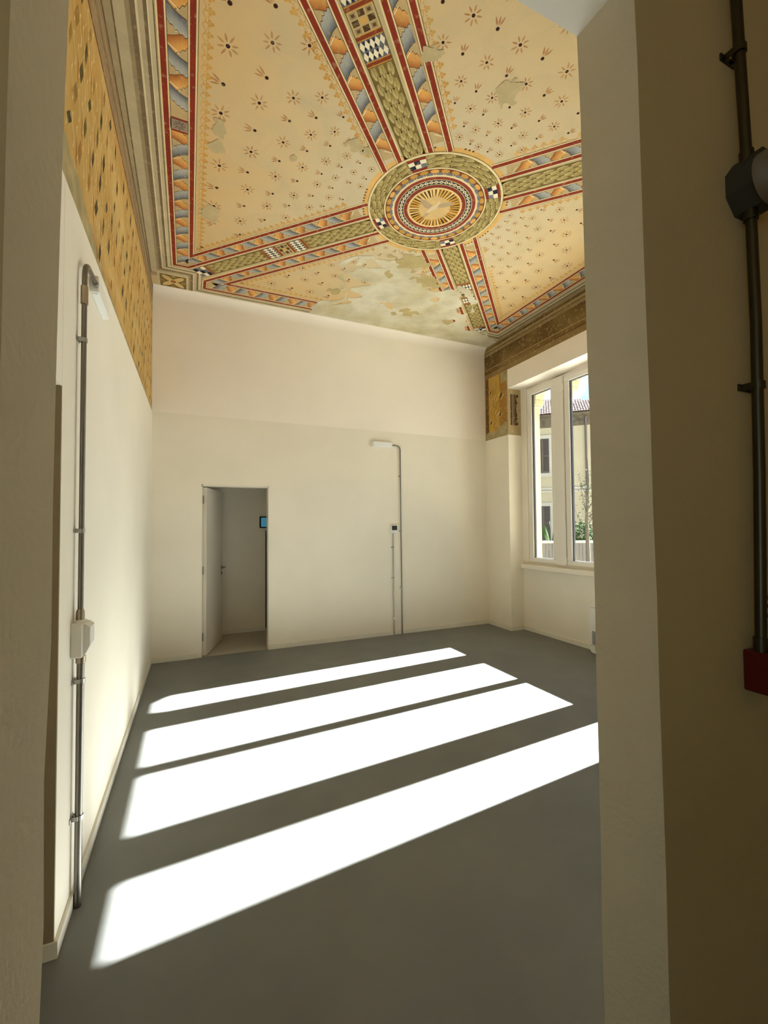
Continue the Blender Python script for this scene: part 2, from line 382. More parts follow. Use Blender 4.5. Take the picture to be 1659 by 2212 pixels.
# baseboards
H, T = 0.06, 0.013
b = MB()
b.prism([(XL(2.05), 2.05-T), (XL(2.05)-TH, 2.05-T), (XL(2.05)-TH, 2.05), (XL(2.05), 2.05)], 0, H)
b.prism([(XL(2.05), 2.05-T), (XL(2.05)+T, 2.05-T), (XL(YB)+T, YB), (XL(YB), YB)], 0, H)
struct(b.build('baseboard_left', M_base), 'low cream baseboard along the left wall')
b = MB(); b.box((XL(YB)+T, YB-T, 0), (DX0-0.03, YB, H)); b.box((DX1+0.005, YB-T, 0), (XR(YB), YB, H))
struct(b.build('baseboard_back', M_base), 'low cream baseboard along the back wall')
b = MB()
b.prism([(XR(PY)-T, PY-T), (XR(PY), PY-T), (XR(YB), YB-T), (XR(YB)-T, YB-T)], 0, H)
b.box((XR(PY), PY-T, 0), (XN, PY, H)); b.box((XN-T, NY, 0), (XN, PY-T, H))
struct(b.build('baseboard_right', M_base), 'low cream baseboard along the window wall')
b = MB(); b.box((-0.8, 7.0-T, 0), (1.085, 7.0, H)); struct(b.build('baseboard_corridor', M_base), 'low baseboard of the corridor')

# ================================================================== PAINTED CEILING
CX, CY = 2.04, 3.40
def tri_fan_ok(p): return p
class Paint(MB):
    """flat painted shapes on the ceiling; xy in metres, layer = paint coat"""
    def P(s, pts, col, layer=1):
        z = ZC - 0.00012*layer
        cols = col if isinstance(col, list) else [col]*len(pts)
        ar = sum(pts[i][0]*pts[(i+1)%len(pts)][1]-pts[(i+1)%len(pts)][0]*pts[i][1] for i in range(len(pts)))
        if ar > 0: pts = pts[::-1]; cols = cols[::-1]
        s.add([(x, y, z) for x, y in pts], [tuple(range(len(pts)))], [cols])
    def disc(s, x, y, r, col, layer, n=8, ry=None, rot=0):
        ry = ry or r
        s.P([(x+r*math.cos(a)*math.cos(rot)-ry*math.sin(a)*math.sin(rot), y+r*math.cos(a)*math.sin(rot)+ry*math.sin(a)*math.cos(rot)) for a in [2*PI*k/n for k in range(n)]], col, layer)
    def ring(s, r0, r1, col, layer, n=96, a0=0, a1=2*PI):
        for k in range(n):
            p, q = a0+(a1-a0)*k/n, a0+(a1-a0)*(k+1)/n
            s.P([(CX+r0*math.cos(p), CY+r0*math.sin(p)), (CX+r1*math.cos(p), CY+r1*math.sin(p)), (CX+r1*math.cos(q), CY+r1*math.sin(q)), (CX+r0*math.cos(q), CY+r0*math.sin(q))], col, layer)
    def stripe(s, path, o0, o1, col, layer, closed=False):
        A = offset(path, o0, closed); B = offset(path, o1, closed); n = len(path)
        for i in range(n if closed else n-1):
            j = (i+1) % n; s.P([A[i], A[j], B[j], B[i]], col, layer)
def offset(path, d, closed):
    """offset a polyline to its left by d with mitred corners"""
    n = len(path); out = []
    for i in range(n):
        p = Vector(path[i])
        d0 = (p-Vector(path[i-1])).normalized() if (closed or i > 0) else None
        d1 = (Vector(path[(i+1) % n])-p).normalized() if (closed or i < n-1) else None
        if d0 is None: d0 = d1
        if d1 is None: d1 = d0
        n0 = Vector((-d0.y, d0.x)); n1 = Vector((-d1.y, d1.x)); mm = (n0+n1)
        if mm.length < 1e-5: mm = n0
        mm.normalize(); k = d/max(0.25, mm.dot(n0)); out.append((p.x+mm.x*k, p.y+mm.y*k))
    return out
L = lin
RED, REDD = L((128, 46, 28)), L((110, 36, 22))
CREAM, TAN, OUTL = L((212, 196, 152)), L((172, 146, 104)), L((92, 70, 40))
OLIVE, OLIVE2, OLIVE3 = L((150, 132, 80)), L((188, 172, 118)), L((112, 94, 50))
BLUE, BLUE2, NAVY = L((84, 88, 96)), L((164, 164, 158)), L((32, 32, 48))
ORA, ORA2, OCH = L((160, 92, 46)), L((212, 160, 88)), L((186, 138, 62))
WHITE, BROWN, DOT = L((220, 212, 184)), L((84, 60, 34)), L((54, 26, 18))
def mixc(a, b, t): return tuple(x+(y-x)*t for x, y in zip(a, b))

# cell frames: local t points from the medallion to the wall, w runs along the wall
CELL = {'left': ((-1, 0), (0, 1)), 'back': ((0, 1), (1, 0)), 'right': ((1, 0), (0, -1)), 'near': ((0, -1), (-1, 0))}
def cellmap(name):
    (tx, ty), (wx, wy) = CELL[name]
    st = {'left': 1.0, 'back': 1.035, 'right': 1.0, 'near': 1.035}[name]
    def f(t, wv):
        k = 1.0 if t < 1.9 else 1.0   # the back and front frames sit a little further out
        ex = max(0.0, t-1.8)/(2.2-1.8)*(0.072 if st > 1 else 0.0)
        return (CX+tx*(t+ex)+wx*wv, CY+ty*(t+ex)+wy*wv)
    return f
T_O, T_I = 2.218, 2.05
def paths():
    t0 = (0.155+math.sqrt(2*0.607**2-0.155**2))/2
    t1 = (0.36+math.sqrt(2*0.607**2-0.36**2))/2
    O = [(t0, t0-0.155), (2.055, 1.90), (T_O, 1.90), (T_O, -1.90), (2.055, -1.90), (t0, -(t0-0.155))]
    I = [(t1, t1-0.36), (T_I, 1.69), (T_I, -1.69), (t1, -(t1-0.36))]
    return O, I
O_, I_ = paths()

def ribbon(pt, P_, mp, u0, u1, v0, v1, period, phase, flip=False, layer=4):
    """folded two-colour ribbon between v0 and v1 along u; mp maps (u,v) to the ceiling"""
    wv = v1-v0
    pt.P([mp(u0, v0), mp(u1, v0), mp(u1, v1), mp(u0, v1)], mixc(TAN, CREAM, 0.15), 2)
    k = math.floor((u0-phase)/period)-1
    while True:
        b0 = phase+k*period
        if b0 > u1+period: break
        for half, (ca, cb) in ((1, (ORA, ORA2)), (0, (BLUE, BLUE2))):
            s0 = b0+half*period/2; wd = period*0.40; sh_ = period*0.27
            va, vb = (v0, v1) if (half == 0) != flip else (v1, v0)
            if s0 < u0-0.01 or s0+sh_+wd > u1+0.03: continue
            N = 8; left = []; right = []; lay = layer+2*(half == 0)
            for i in range(N+1):
                q = i/N; bow = 0.012*math.sin(PI*q); vv = va+(vb-va)*q
                left.append((s0+sh_*q+bow, vv)); right.append((s0+sh_*q+wd+bow+(0.007 if i % 2 else -0.006), vv))
            for i in range(N):
                pt.P([mp(left[i][0]-0.004, left[i][1]), mp(right[i][0]+0.006, right[i][1]), mp(right[i+1][0]+0.006, right[i+1][1]), mp(left[i+1][0]-0.004, left[i+1][1])], OUTL, lay)
                md0 = ((left[i][0]+right[i][0])/2, left[i][1]); md1 = ((left[i+1][0]+right[i+1][0])/2, left[i+1][1])
                c0, cm_, c1 = mixc(ca, cb, 0.0), mixc(ca, cb, 0.45+0.3*math.sin(PI*i/N)), mixc(ca, cb, 1.0)
                pt.P([mp(*left[i]), mp(*md0), mp(*md1), mp(*left[i+1])], [c0, cm_, cm_, c0], lay+1)
                pt.P([mp(*md0), mp(*right[i]), mp(*right[i+1]), mp(*md1)], [cm_, c1, c1, cm_], lay+1)
            pt.P([mp(s0-0.016, va), mp(s0-0.010, va), mp(s0+sh_*0.6-0.010, va+(vb-va)*0.6), mp(s0+sh_*0.6-0.016, va+(vb-va)*0.6)], WHITE, lay+1)
        k += 1

def trefoil(pt, x, y, dx, dy, s, c):
    nx, ny = -dy, dx
    pt.P([(x-nx*s*0.10, y-ny*s*0.10), (x+nx*s*0.10, y+ny*s*0.10), (x+dx*s*0.6+nx*s*0.06, y+dy*s*0.6+ny*s*0.06), (x+dx*s*0.6-nx*s*0.06, y+dy*s*0.6-ny*s*0.06)], c, 3)
    pt.disc(x+dx*s*0.85, y+dy*s*0.85, s*0.26, c, 3, 6)
    pt.disc(x+dx*s*0.5+nx*s*0.3, y+dy*s*0.5+ny*s*0.3, s*0.22, c, 3, 6); pt.disc(x+dx*s*0.5-nx*s*0.3, y+dy*s*0.5-ny*s*0.3, s*0.22, c, 3, 6)
def border(pt, a, b, inward, pitch=0.065, s=0.048, gap=0.045):
    """row of trefoils on a waving stem from a to b"""
    a, b = Vector(a), Vector(b); d = (b-a); n = int(d.length/pitch); d.normalize(); nn = Vector(inward)
    prev = None
    for k in range(n*6+1):
        q = a+d*(pitch*k/6)+nn*(gap-0.004+0.008*math.sin(2*PI*k/6))
        if prev is not None:
            e = nn*0.0032; pt.P([tuple(prev-e), tuple(prev+e), tuple(q+e), tuple(q-e)], mixc(OCH, CREAM, 0.15), 2)
        prev = q
    for k in range(n):
        p = a+d*(pitch*(k+0.5))+nn*gap
        fade = noise.noise((p.x*1.7, p.y*1.7, 3.1))
        if fade < -0.42: continue
        c = mixc(OCH, L((196, 160, 96)), max(0, min(0.7, 0.25-fade)))
        trefoil(pt, p.x, p.y, nn.x, nn.y, s*random.uniform(0.85, 1.1), c)
        q = p+d*(pitch*0.5)+nn*0.016; pt.disc(q.x, q.y, 0.006, c, 3, 5)

for name in CELL:
    mp = cellmap(name)
    p = Paint()
    O = [mp(*q) for q in O_]; I = [mp(*q) for q in I_]
    # make "left of travel" point into the cell
    def inside_left(path):
        a, b_ = Vector(path[len(path)//2-1]), Vector(path[len(path)//2]); d = (b_-a).normalized(); nrm = Vector((-d.y, d.x))
        return nrm.dot(Vector((CX, CY))-a) > 0
    if not inside_left(O): O = O[::-1]
    if not inside_left(I): I = I[::-1]
    p.stripe(O, -0.010, 0.0, CREAM, 9); p.stripe(O, 0.0, 0.034, RED, 9); p.stripe(O, 0.034, 0.043, CREAM, 9); p.stripe(O, 0.043, 0.047, OUTL, 9)
    p.stripe(I, -0.012, -0.009, OUTL, 9); p.stripe(I, -0.009, 0.0, CREAM, 9); p.stripe(I, 0.0, 0.034, RED, 9); p.stripe(I, 0.034, 0.044, CREAM, 9); p.stripe(I, 0.044, 0.048, OUTL, 9)
    p.build('painted_frame', M_paint, ceil)
    p = Paint()
    # ribbon on the frame side, mirrored about the little square in the middle
    mf = lambda u, v: mp(v, u)
    ribbon(p, None, mf, -1.86, -0.045, T_I+0.012, T_O-0.047, 0.25, -1.80, flip=True)
    ribbon(p, None, lambda u, v: mp(v, -u), -1.86, -0.045, T_I+0.012, T_O-0.047, 0.25, -1.83, flip=True)
    # little square
    p.P([mp(T_I, -0.05), mp(T_O-0.02, -0.05), mp(T_O-0.02, 0.07), mp(T_I, 0.07)], RED, 8)
    p.P([mp(T_I+0.008, -0.035), mp(T_O-0.04, -0.035), mp(T_O-0.04, 0.055), mp(T_I+0.008, 0.055)], L((140, 124, 108)), 9)
    cxm, cym = mp((T_I+T_O)/2-0.016, 0.01)
    for k in range(8):
        a = k*PI/4; p.disc(cxm+0.025*math.cos(a), cym+0.025*math.sin(a), 0.018, L((108, 92, 80)), 10, 6, 0.006, a)
    # ribbons along the two ribs
    for sg in (1, -1):
        def mr_(u, v, sg=sg):   # u along the rib from the centre, v lateral offset
            t = (u+v)/math.sqrt(2); wv = sg*(u-v)/math.sqrt(2); return mp(t, wv)
        ribbon(p, None, mr_, 0.66, 2.74, 0.155, 0.244, 0.245, 0.90-0.245*0.25, flip=(sg < 0))
    p.build('painted_ribbon', M_paint, ceil)
    # trefoil borders
    p = Paint()
    (tx, ty), (wx, wy) = CELL[name]
    border(p, mp(T_I-0.05, -1.58), mp(T_I-0.05, 1.58), (-tx, -ty), gap=0.03)
    for sg in (1, -1):
        s2 = 1/math.sqrt(2)
        def rl(u, v): return mp((u+v)*s2, sg*(u-v)*s2)
        nx, ny = tx*s2-sg*wx*s2, ty*s2-sg*wy*s2
        border(p, rl(0.72, 0.292), rl(2.50, 0.292), (nx, ny), gap=0.025)
    p.build('painted_trefoil_border', M_paint, ceil)

# central bands of the ribs: laurel leaves, checkers, coffers
def leafshape(pt, x, y, dx, dy, ln, wd, layer):
    nx, ny = -dy, dx
    def pr(q, k): return (x+dx*ln*q+nx*wd*k, y+dy*ln*q+ny*wd*k)
    pt.P([pr(0, -0.38), pr(0.45, -0.5), pr(0.8, -0.3), pr(1.0, 0), pr(0.8, 0.3), pr(0.45, 0.5), pr(0, 0.38)], OLIVE3, layer)
    c0, c1 = OLIVE, OLIVE2
    pt.P([pr(0.0, -0.28), pr(0.45, -0.40), pr(0.78, -0.23), pr(0.92, 0), pr(0.78, 0.23), pr(0.45, 0.40), pr(0, 0.28)], [c0, c0, c1, c1, c1, mixc(c0, c1, .7), c0], layer+1)
    pt.P([pr(0.05, -0.04), pr(0.7, -0.02), pr(0.7, 0.02), pr(0.05, 0.04)], OLIVE3, layer+2)
RIBS = {'a': ((-1, 1), 0.0, 2.62), 'b': ((-1, -1), 0.0, 2.62), 'c': ((1, -1), 0.0, 2.62), 'd': ((1, 1), 0.0, 2.62)}
for key, ((dx, dy), sh, rend) in RIBS.items():
    s2 = 1/math.sqrt(2); dx *= s2; dy *= s2; nx, ny = -dy, dx
    def rp(u, v): return (CX+dx*u+nx*(v+sh), CY+dy*u+ny*(v+sh))
    p = Paint()
    p.P([rp(0.60, -0.112), rp(2.80, -0.112), rp(2.80, 0.112), rp(0.60, 0.112)], L((176, 162, 122)), 1)
    p.P([rp(0.60, -0.082), rp(2.68, -0.082), rp(2.68, 0.082), rp(0.60, 0.082)], OLIVE3, 2)
    for v in (-0.084, 0.084): p.P([rp(0.60, v-0.003), rp(2.68, v-0.003), rp(2.68, v+0.003), rp(0.60, v+0.003)], OUTL, 3)
    def rowsin(u0, u1):
        u = u1; r = 0
        while u > u0+0.03:
            offs = (-0.055, 0.0, 0.055) if r % 2 == 0 else (-0.0275, 0.0275)
            for v in offs:
                a = rp(u, v); ln = min(0.095, u-u0)
                leafshape(p, a[0], a[1], -dx, -dy, ln, 0.052, 3+3*(r % 2 == 1))
            if r % 2 == 0:
                for v in (-0.0275, 0.0275):
                    q = rp(u-0.062, v*1.0); p.disc(q[0], q[1], 0.007, DOT, 10, 6)
            u -= 0.054; r += 1
    rowsin(0.60, 1.345); rowsin(1.875, 2.585)
    for u in (1.37, 1.53, 1.69, 1.85, 2.605):
        p.P([rp(u-0.017, -0.082), rp(u+0.017, -0.082), rp(u+0.017, 0.082), rp(u-0.017, 0.082)], OCH, 11)
        p.P([rp(u-0.011, -0.082), rp(u+0.011, -0.082), rp(u+0.011, 0.082), rp(u-0.011, 0.082)], L((124, 56, 30)), 12)
    for u0 in (1.388, 1.708):
        L_ = 0.124
        p.P([rp(u0, -0.082), rp(u0+L_, -0.082), rp(u0+L_, 0.082), rp(u0, 0.082)], L((96, 94, 100)), 11)
        for i in range(5):
            for j in range(2):
                for (ox, c, lay) in ((0, WHITE, 13), (0.5, NAVY if i < 3 else L((100, 100, 108)), 12)):
                    vc = -0.082+0.164*(i+0.5+ox)/5; uc = u0+L_*(j+0.5)/2
                    hv, hu = 0.164/10, L_/4
                    if vc > 0.083: continue
                    p.P([rp(uc-hu, vc), rp(uc, min(0.082, vc+hv)), rp(uc+hu, vc), rp(uc, max(-0.082, vc-hv))], c, lay)
    p.P([rp(1.547, -0.082), rp(1.673, -0.082), rp(1.673, 0.082), rp(1.547, 0.082)], L((178, 158, 112)), 11)
    for i in range(3):
        for j in range(3):
            uc = 1.547+0.126*(i+0.5)/3; vc = (j-1)*0.05
            col = L((196, 154, 84)) if (i, j) == (1, 1) else (L((78, 54, 30)) if (i+j) % 2 else L((150, 130, 92)))
            p.P([rp(uc-0.017, vc-0.020), rp(uc+0.017, vc-0.020), rp(uc+0.017, vc+0.020), rp(uc-0.017, vc+0.020)], col, 12)
            if (i+j) % 2 == 0 and (i, j) != (1, 1):
                p.P([rp(uc-0.009, vc-0.010), rp(uc+0.009, vc-0.010), rp(uc+0.009, vc+0.010), rp(uc-0.009, vc+0.010)], L((92, 66, 40)), 13)
    for i in range(3):
        for j in range(3):
            uc = 2.625+0.05*(i+0.5); vc = -0.082+0.164*(j+0.5)/3
            c = (NAVY, WHITE, L((110, 110, 116)))[(i+2*j) % 3]
            p.P([rp(uc-0.025, vc-0.027), rp(uc+0.025, vc-0.027), rp(uc+0.025, vc+0.027), rp(uc-0.025, vc+0.027)], c, 11)
    p.build('painted_rib', M_paint, ceil)

# star flowers and comet flowers, fanning out in each cell
def petal(pt, a, r0, r1, wd, col, lay):
    ca, sa = math.cos(a), math.sin(a)
    def q(r, k): return (r*ca-k*sa, r*sa+k*ca)
    pt.P([q(r0, 0), q(r0+(r1-r0)*0.35, wd*0.5), q(r0+(r1-r0)*0.7, wd*0.42), q(r1, 0.1*wd), q(r0+(r1-r0)*0.7, -wd*0.30), q(r0+(r1-r0)*0.35, -wd*0.45)], col, lay)
def flower_mesh(kind, seed):
    rnd = random.Random(seed); p = Paint(); PET = mixc(L((152, 102, 62)), L((196, 160, 108)), 0.15+0.3*rnd.random())
    if kind == 'star':
        for k in range(8): petal(p, k*PI/4+rnd.uniform(-0.08, 0.08), 0.019, 0.070*rnd.uniform(0.88, 1.08), 0.014, mixc(PET, L((196, 164, 112)), 0.3*rnd.random()), 4)
        p.disc(0, 0, 0.017, L((214, 190, 150)), 4, 10)
    else:
        for k in (-1, 0, 1): petal(p, k*0.42, 0.019, 0.086*rnd.uniform(0.88, 1.08), 0.015, PET, 4)
    p.disc(0, 0, 0.0135, DOT, 5, 10)
    return p
protos = {}
def damaged(x, y): return region(x, y) > -0.03
REG = [(1.72,4.22),(2.05,4.24),(2.36,4.33),(2.48,4.23),(2.60,4.42),(2.78,4.58),(2.95,4.48),(3.15,4.55),(3.43,4.78),(3.60,5.10),(3.75,5.24),(4.0,5.36),(4.25,5.48),(4.6,5.6),(4.6,6.0),(1.40,6.0),(1.52,5.62),(1.85,5.30),(1.72,4.95),(1.55,4.60)]
def sdpoly(x, y, P):
    d = 1e9; ins = False; n = len(P)
    for i in range(n):
        ax, ay = P[i]; bx, by = P[(i+1) % n]; ex, ey = bx-ax, by-ay
        t = max(0, min(1, ((x-ax)*ex+(y-ay)*ey)/(ex*ex+ey*ey))); d = min(d, math.hypot(x-ax-t*ex, y-ay-t*ey))
        if (ay > y) != (by > y) and x < (bx-ax)*(y-ay)/(by-ay)+ax: ins = not ins
    return d if ins else -d
def region(x, y):
    s = sdpoly(x, y, REG)
    n1 = noise.fractal((x*2.3, y*3.1, 1.7), 0.9, 2.1, 6); n2 = noise.fractal((x*5, y*7, 8.3), 0.9, 2.0, 4)
    keep = max(0.0, n1-0.02)*0.9 if s > 0 else 0
    yy = 5.25 - y
    return min(s, 0.35) + 0.16*n1 + 0.05*n2 - (keep if yy > 0 else keep*max(0.0, 1+yy*4))
ratio = 0.872
for name in CELL:
    mp = cellmap(name); (tx, ty), (wx, wy) = CELL[name]; ang = math.atan2(ty, tx)
    for lv in range(0, 8):
        t = 1.84*ratio**lv
        for k in range(-7, 8):
            wv = t*(0.022+0.13*k)
            if (t-abs(wv))/math.sqrt(2) < 0.345 or math.hypot(t, wv) < 0.70: continue
            x, y = mp(t, wv); x += random.uniform(-0.012, 0.012); y += random.uniform(-0.012, 0.012)
            if damaged(x, y) or noise.noise((x*3, y*3, 5.5)) < -0.5: continue
            kind = 'star' if (lv+k) % 2 != 0 else 'comet'
            v = random.randrange(3); nm = 'painted_star' if kind == 'star' else 'painted_comet'
            if (kind, v) not in protos: protos[(kind, v)] = flower_mesh(kind, v+3).build(nm, M_paint, ceil); o = protos[(kind, v)]
            else:
                o = protos[(kind, v)].copy(); C.objects.link(o); o.parent = ceil
            sc = max(0.55, (t/1.76)**0.8)
            o.location = (x, y, ZC*(1-1)); o.scale = (sc, sc, 1)
            o.rotation_euler = (0, 0, ang+math.atan2(-0 if name else 0, 1)+math.atan2(wv, t)*(1 if (tx*wy-ty*wx) > 0 else -1)+random.uniform(-0.15, 0.15))

# medallion
p = Paint()
p.ring(0.60, 0.655, L((206, 164, 96)), 2, 96)
for k in range(120):
    a = 2*PI*k/120
    if noise.noise((math.cos(a)*2, math.sin(a)*2, 9)) < 0.05: continue
    p.disc(CX+0.652*math.cos(a), CY+0.652*math.sin(a), 0.010, L((110, 74, 36)), 3, 6)
p.ring(0.590, 0.609, CREAM, 14); p.ring(0.609, 0.613, OUTL, 14); p.ring(0.587, 0.590, OUTL, 14)
p.ring(0.460, 0.588, OLIVE3, 14)
nl = 44
for k in range(nl):
    a = 2*PI*k/nl
    for j, r in enumerate(((0.482, 0.525, 0.568) if k % 2 == 0 else (0.503, 0.547))):
        leafshape(p, CX+r*math.cos(a), CY+r*math.sin(a), -math.sin(a), math.cos(a), 0.125, 0.045, 15+3*(k % 2))
        if k % 3 == 0:
            aa = a+0.16; p.disc(CX+r*math.cos(aa), CY+r*math.sin(aa), 0.0062, DOT, 22, 6)
p.ring(0.449, 0.462, CREAM, 22); p.ring(0.446, 0.449, OUTL, 22)
p.ring(0.385, 0.448, L((120, 62, 38)), 14)
ns = 30
for k in range(ns):
    a = 2*PI*k/ns
    p.disc(CX+0.424*math.cos(a), CY+0.424*math.sin(a), 0.022, OUTL, 15, 10, 0.041, a)
    p.disc(CX+0.424*math.cos(a), CY+0.424*math.sin(a), 0.019, OCH if k % 5 else ORA2, 16, 10, 0.037, a)
    a += PI/ns
    p.disc(CX+0.392*math.cos(a), CY+0.392*math.sin(a), 0.021, CREAM, 17, 10, 0.039, a)
    p.disc(CX+0.396*math.cos(a), CY+0.396*math.sin(a), 0.017, mixc(BLUE, BLUE2, 0.25), 18, 10, 0.034, a)
p.ring(0.366, 0.385, L((214, 196, 156)), 19); p.ring(0.338, 0.368, L((134, 56, 40)), 20); p.ring(0.333, 0.338, CREAM, 20)
p.ring(0.284, 0.334, L((72, 64, 52)), 19)
nd = 46
for k in range(nd):
    a = 2*PI*k/nd; da = PI/nd
    def pc(r, q): return (CX+r*math.cos(q), CY+r*math.sin(q))
    p.P([pc(0.309-0.017, a), pc(0.309, a+da*1.05), pc(0.309+0.017, a), pc(0.309, a-da*1.05)], WHITE, 20)
    p.P([pc(0.309-0.008, a), pc(0.309, a+da*0.5), pc(0.309+0.008, a), pc(0.309, a-da*0.5)], L((100, 92, 78)), 21)
p.ring(0.280, 0.285, CREAM, 20); p.ring(0.248, 0.281, L((128, 52, 38)), 20); p.ring(0.236, 0.249, L((216, 196, 146)), 20)
p.disc(CX, CY, 0.237, L((206, 164, 92)), 18, 64)
for k in range(40):
    a = 2*PI*k/40+random.uniform(-0.03, 0.03); wd = 0.055*random.uniform(0.6, 1.1)
    r0, r1 = 0.135+random.uniform(-0.01, 0.02), 0.228
    p.P([pc(r0, a-wd*0.45), pc(r1, a-wd), pc(r1, a+wd), pc(r0, a+wd*0.45)], random.choice((L((92, 62, 26)), L((120, 84, 34)), L((74, 50, 22)))), 19)
    a2 = a+PI/40; p.P([pc(0.12, a2-0.02), pc(0.231, a2-0.035), pc(0.231, a2+0.035), pc(0.12, a2+0.02)], random.choice((L((206, 158, 70)), L((220, 196, 140)), L((196, 140, 54)))), 19.5)
p.disc(CX, CY, 0.142, L((200, 170, 118)), 21, 40)
# plain grey bird with spread wings in the middle
def bp_(pts, c, lay): p.P([(CX+0.00*0+ax*0.9*0.72-ay*0.9*0.69, CY+ax*0.9*0.69*-1+-ay*0.9*0.72) for ax, ay in pts], c, lay)
G1, G2 = L((172, 150, 118)), L((206, 186, 150))
bp_([(-0.05, 0.0), (-0.09, 0.05), (-0.11, 0.13), (-0.10, 0.19), (-0.055, 0.14), (-0.02, 0.08), (0.0, 0.03)], G1, 22)
bp_([(0.03, 0.0), (0.09, -0.02), (0.17, -0.02), (0.21, 0.01), (0.16, 0.04), (0.08, 0.045), (0.03, 0.03)], G1, 22)
bp_([(-0.10, -0.03), (-0.05, -0.03), (0.02, -0.01), (0.05, 0.03), (0.035, 0.055), (0.0, 0.045), (-0.05, 0.02)], G2, 23)
bp_([(0.035, 0.03), (0.075, 0.05), (0.07, 0.075), (0.04, 0.065)], G2, 23)
bp_([(-0.10, -0.03), (-0.15, -0.07), (-0.12, -0.09), (-0.06, -0.05)], G1, 22)
# checker blocks where the ribs meet the ring
for dx, dy in ((-1, 1), (-1, -1), (1, -1), (1, 1)):
    a = math.atan2(dy, dx)
    def rq(r, q): return (CX+r*math.cos(a+q), CY+r*math.sin(a+q))
    h = 0.135
    for r0, r1, c in ((0.462, 0.488, RED), (0.562, 0.588, RED), (0.486, 0.564, L((150, 146, 140)))):
        p.P([rq(r0, -h), rq(r1, -h), rq(r1, h), rq(r0, h)], c, 23)
    for i in range(2):
        for j in range(3):
            c = WHITE if (i+j) % 2 else (NAVY if j < 2 else L((112, 112, 118)))
            q0, q1 = -h+2*h*j/3, -h+2*h*(j+1)/3; r0, r1 = 0.488+0.037*i, 0.525+0.037*i
            p.P([rq(r0, q0), rq(r1, q0), rq(r1, q1), rq(r0, q1)], c, 24)
tag(p.build('medallion', M_paint, ceil), 'round painted medallion with a grey bird amid golden rays')

# painted cornice mouldings around the frame, turning round the corner squares
cor = []
def addc(name, seq):
    mp = cellmap(name); cor.extend([mp(*q) for q in seq])
for name in ('left', 'back', 'right', 'near'):
    seq = [(2.055, -1.90), (T_O, -1.90), (T_O, 1.90), (2.055, 1.90)]
    # a single outline, walked anticlockwise round the room
    addc(name, seq if name in ('left', 'back', 'right', 'near') else seq)
# merge the two notch points of neighbouring cells into one inner corner
outl = []
n4 = len(cor)
for i in range(0, n4, 4):
    a0, a1, a2, a3 = cor[i:i+4]; nx0 = cor[(i+4) % n4]; nx1 = cor[(i+5) % n4]
    outl += [a1, a2, ((a2[0] if abs(a2[1]-a3[1]) > abs(a2[0]-a3[0]) else (nx1[0])), (a2[1] if abs(a2[1]-a3[1]) < abs(a2[0]-a3[0]) else nx1[1]))]
area = sum(outl[i][0]*outl[(i+1) % len(outl)][1]-outl[(i+1) % len(outl)][0]*outl[i][1] for i in range(len(outl)))
if area > 0: outl = outl[::-1]         # clockwise: left of travel points outward
p = Paint()
BANDS = [(0.000, 0.016, (166, 150, 116)), (0.016, 0.022, (104, 86, 60)), (0.022, 0.046, (186, 174, 142)), (0.046, 0.052, (214, 202, 168)), (0.052, 0.072, (112, 96, 72)),
         (0.072, 0.100, (172, 158, 128)), (0.100, 0.112, (204, 192, 158)), (0.112, 0.140, (116, 100, 74)), (0.140, 0.165, (146, 130, 100)), (0.165, 0.225, (176, 162, 130)), (0.225, 0.234, (108, 90, 62)), (0.234, 0.30, (160, 142, 108))]
for o0, o1, c in BANDS: p.stripe(outl, o0, o1, L(c), 2, True)
p.build('painted_cornice', M_paint, ceil)
for sx_, sy_ in ((-1, 1), (-1, -1), (1, -1), (1, 1)):
    qx, qy = CX+sx_*2.225, CY+sy_*2.265; p = Paint()
    p.P([(qx-0.165, qy-0.165), (qx+0.165, qy-0.165), (qx+0.165, qy+0.165), (qx-0.165, qy+0.165)], L((186, 172, 138)), 4)
    p.P([(qx-0.14, qy-0.14), (qx+0.14, qy-0.14), (qx+0.14, qy+0.14), (qx-0.14, qy+0.14)], OLIVE3, 5)
    for k in range(4):
        a = PI/4+k*PI/2; p.disc(qx+0.075*math.cos(a), qy+0.075*math.sin(a), 0.085, L((196, 168, 112)), 6, 10, 0.036, a)
        a = k*PI/2; p.disc(qx+0.115*math.cos(a), qy+0.115*math.sin(a), 0.03, L((140, 116, 66)), 6, 8)
    p.disc(qx, qy, 0.028, L((116, 52, 26)), 7, 10); p.disc(qx, qy, 0.012, OCH, 8, 8)
    p.build('painted_corner_square', M_paint, ceil)

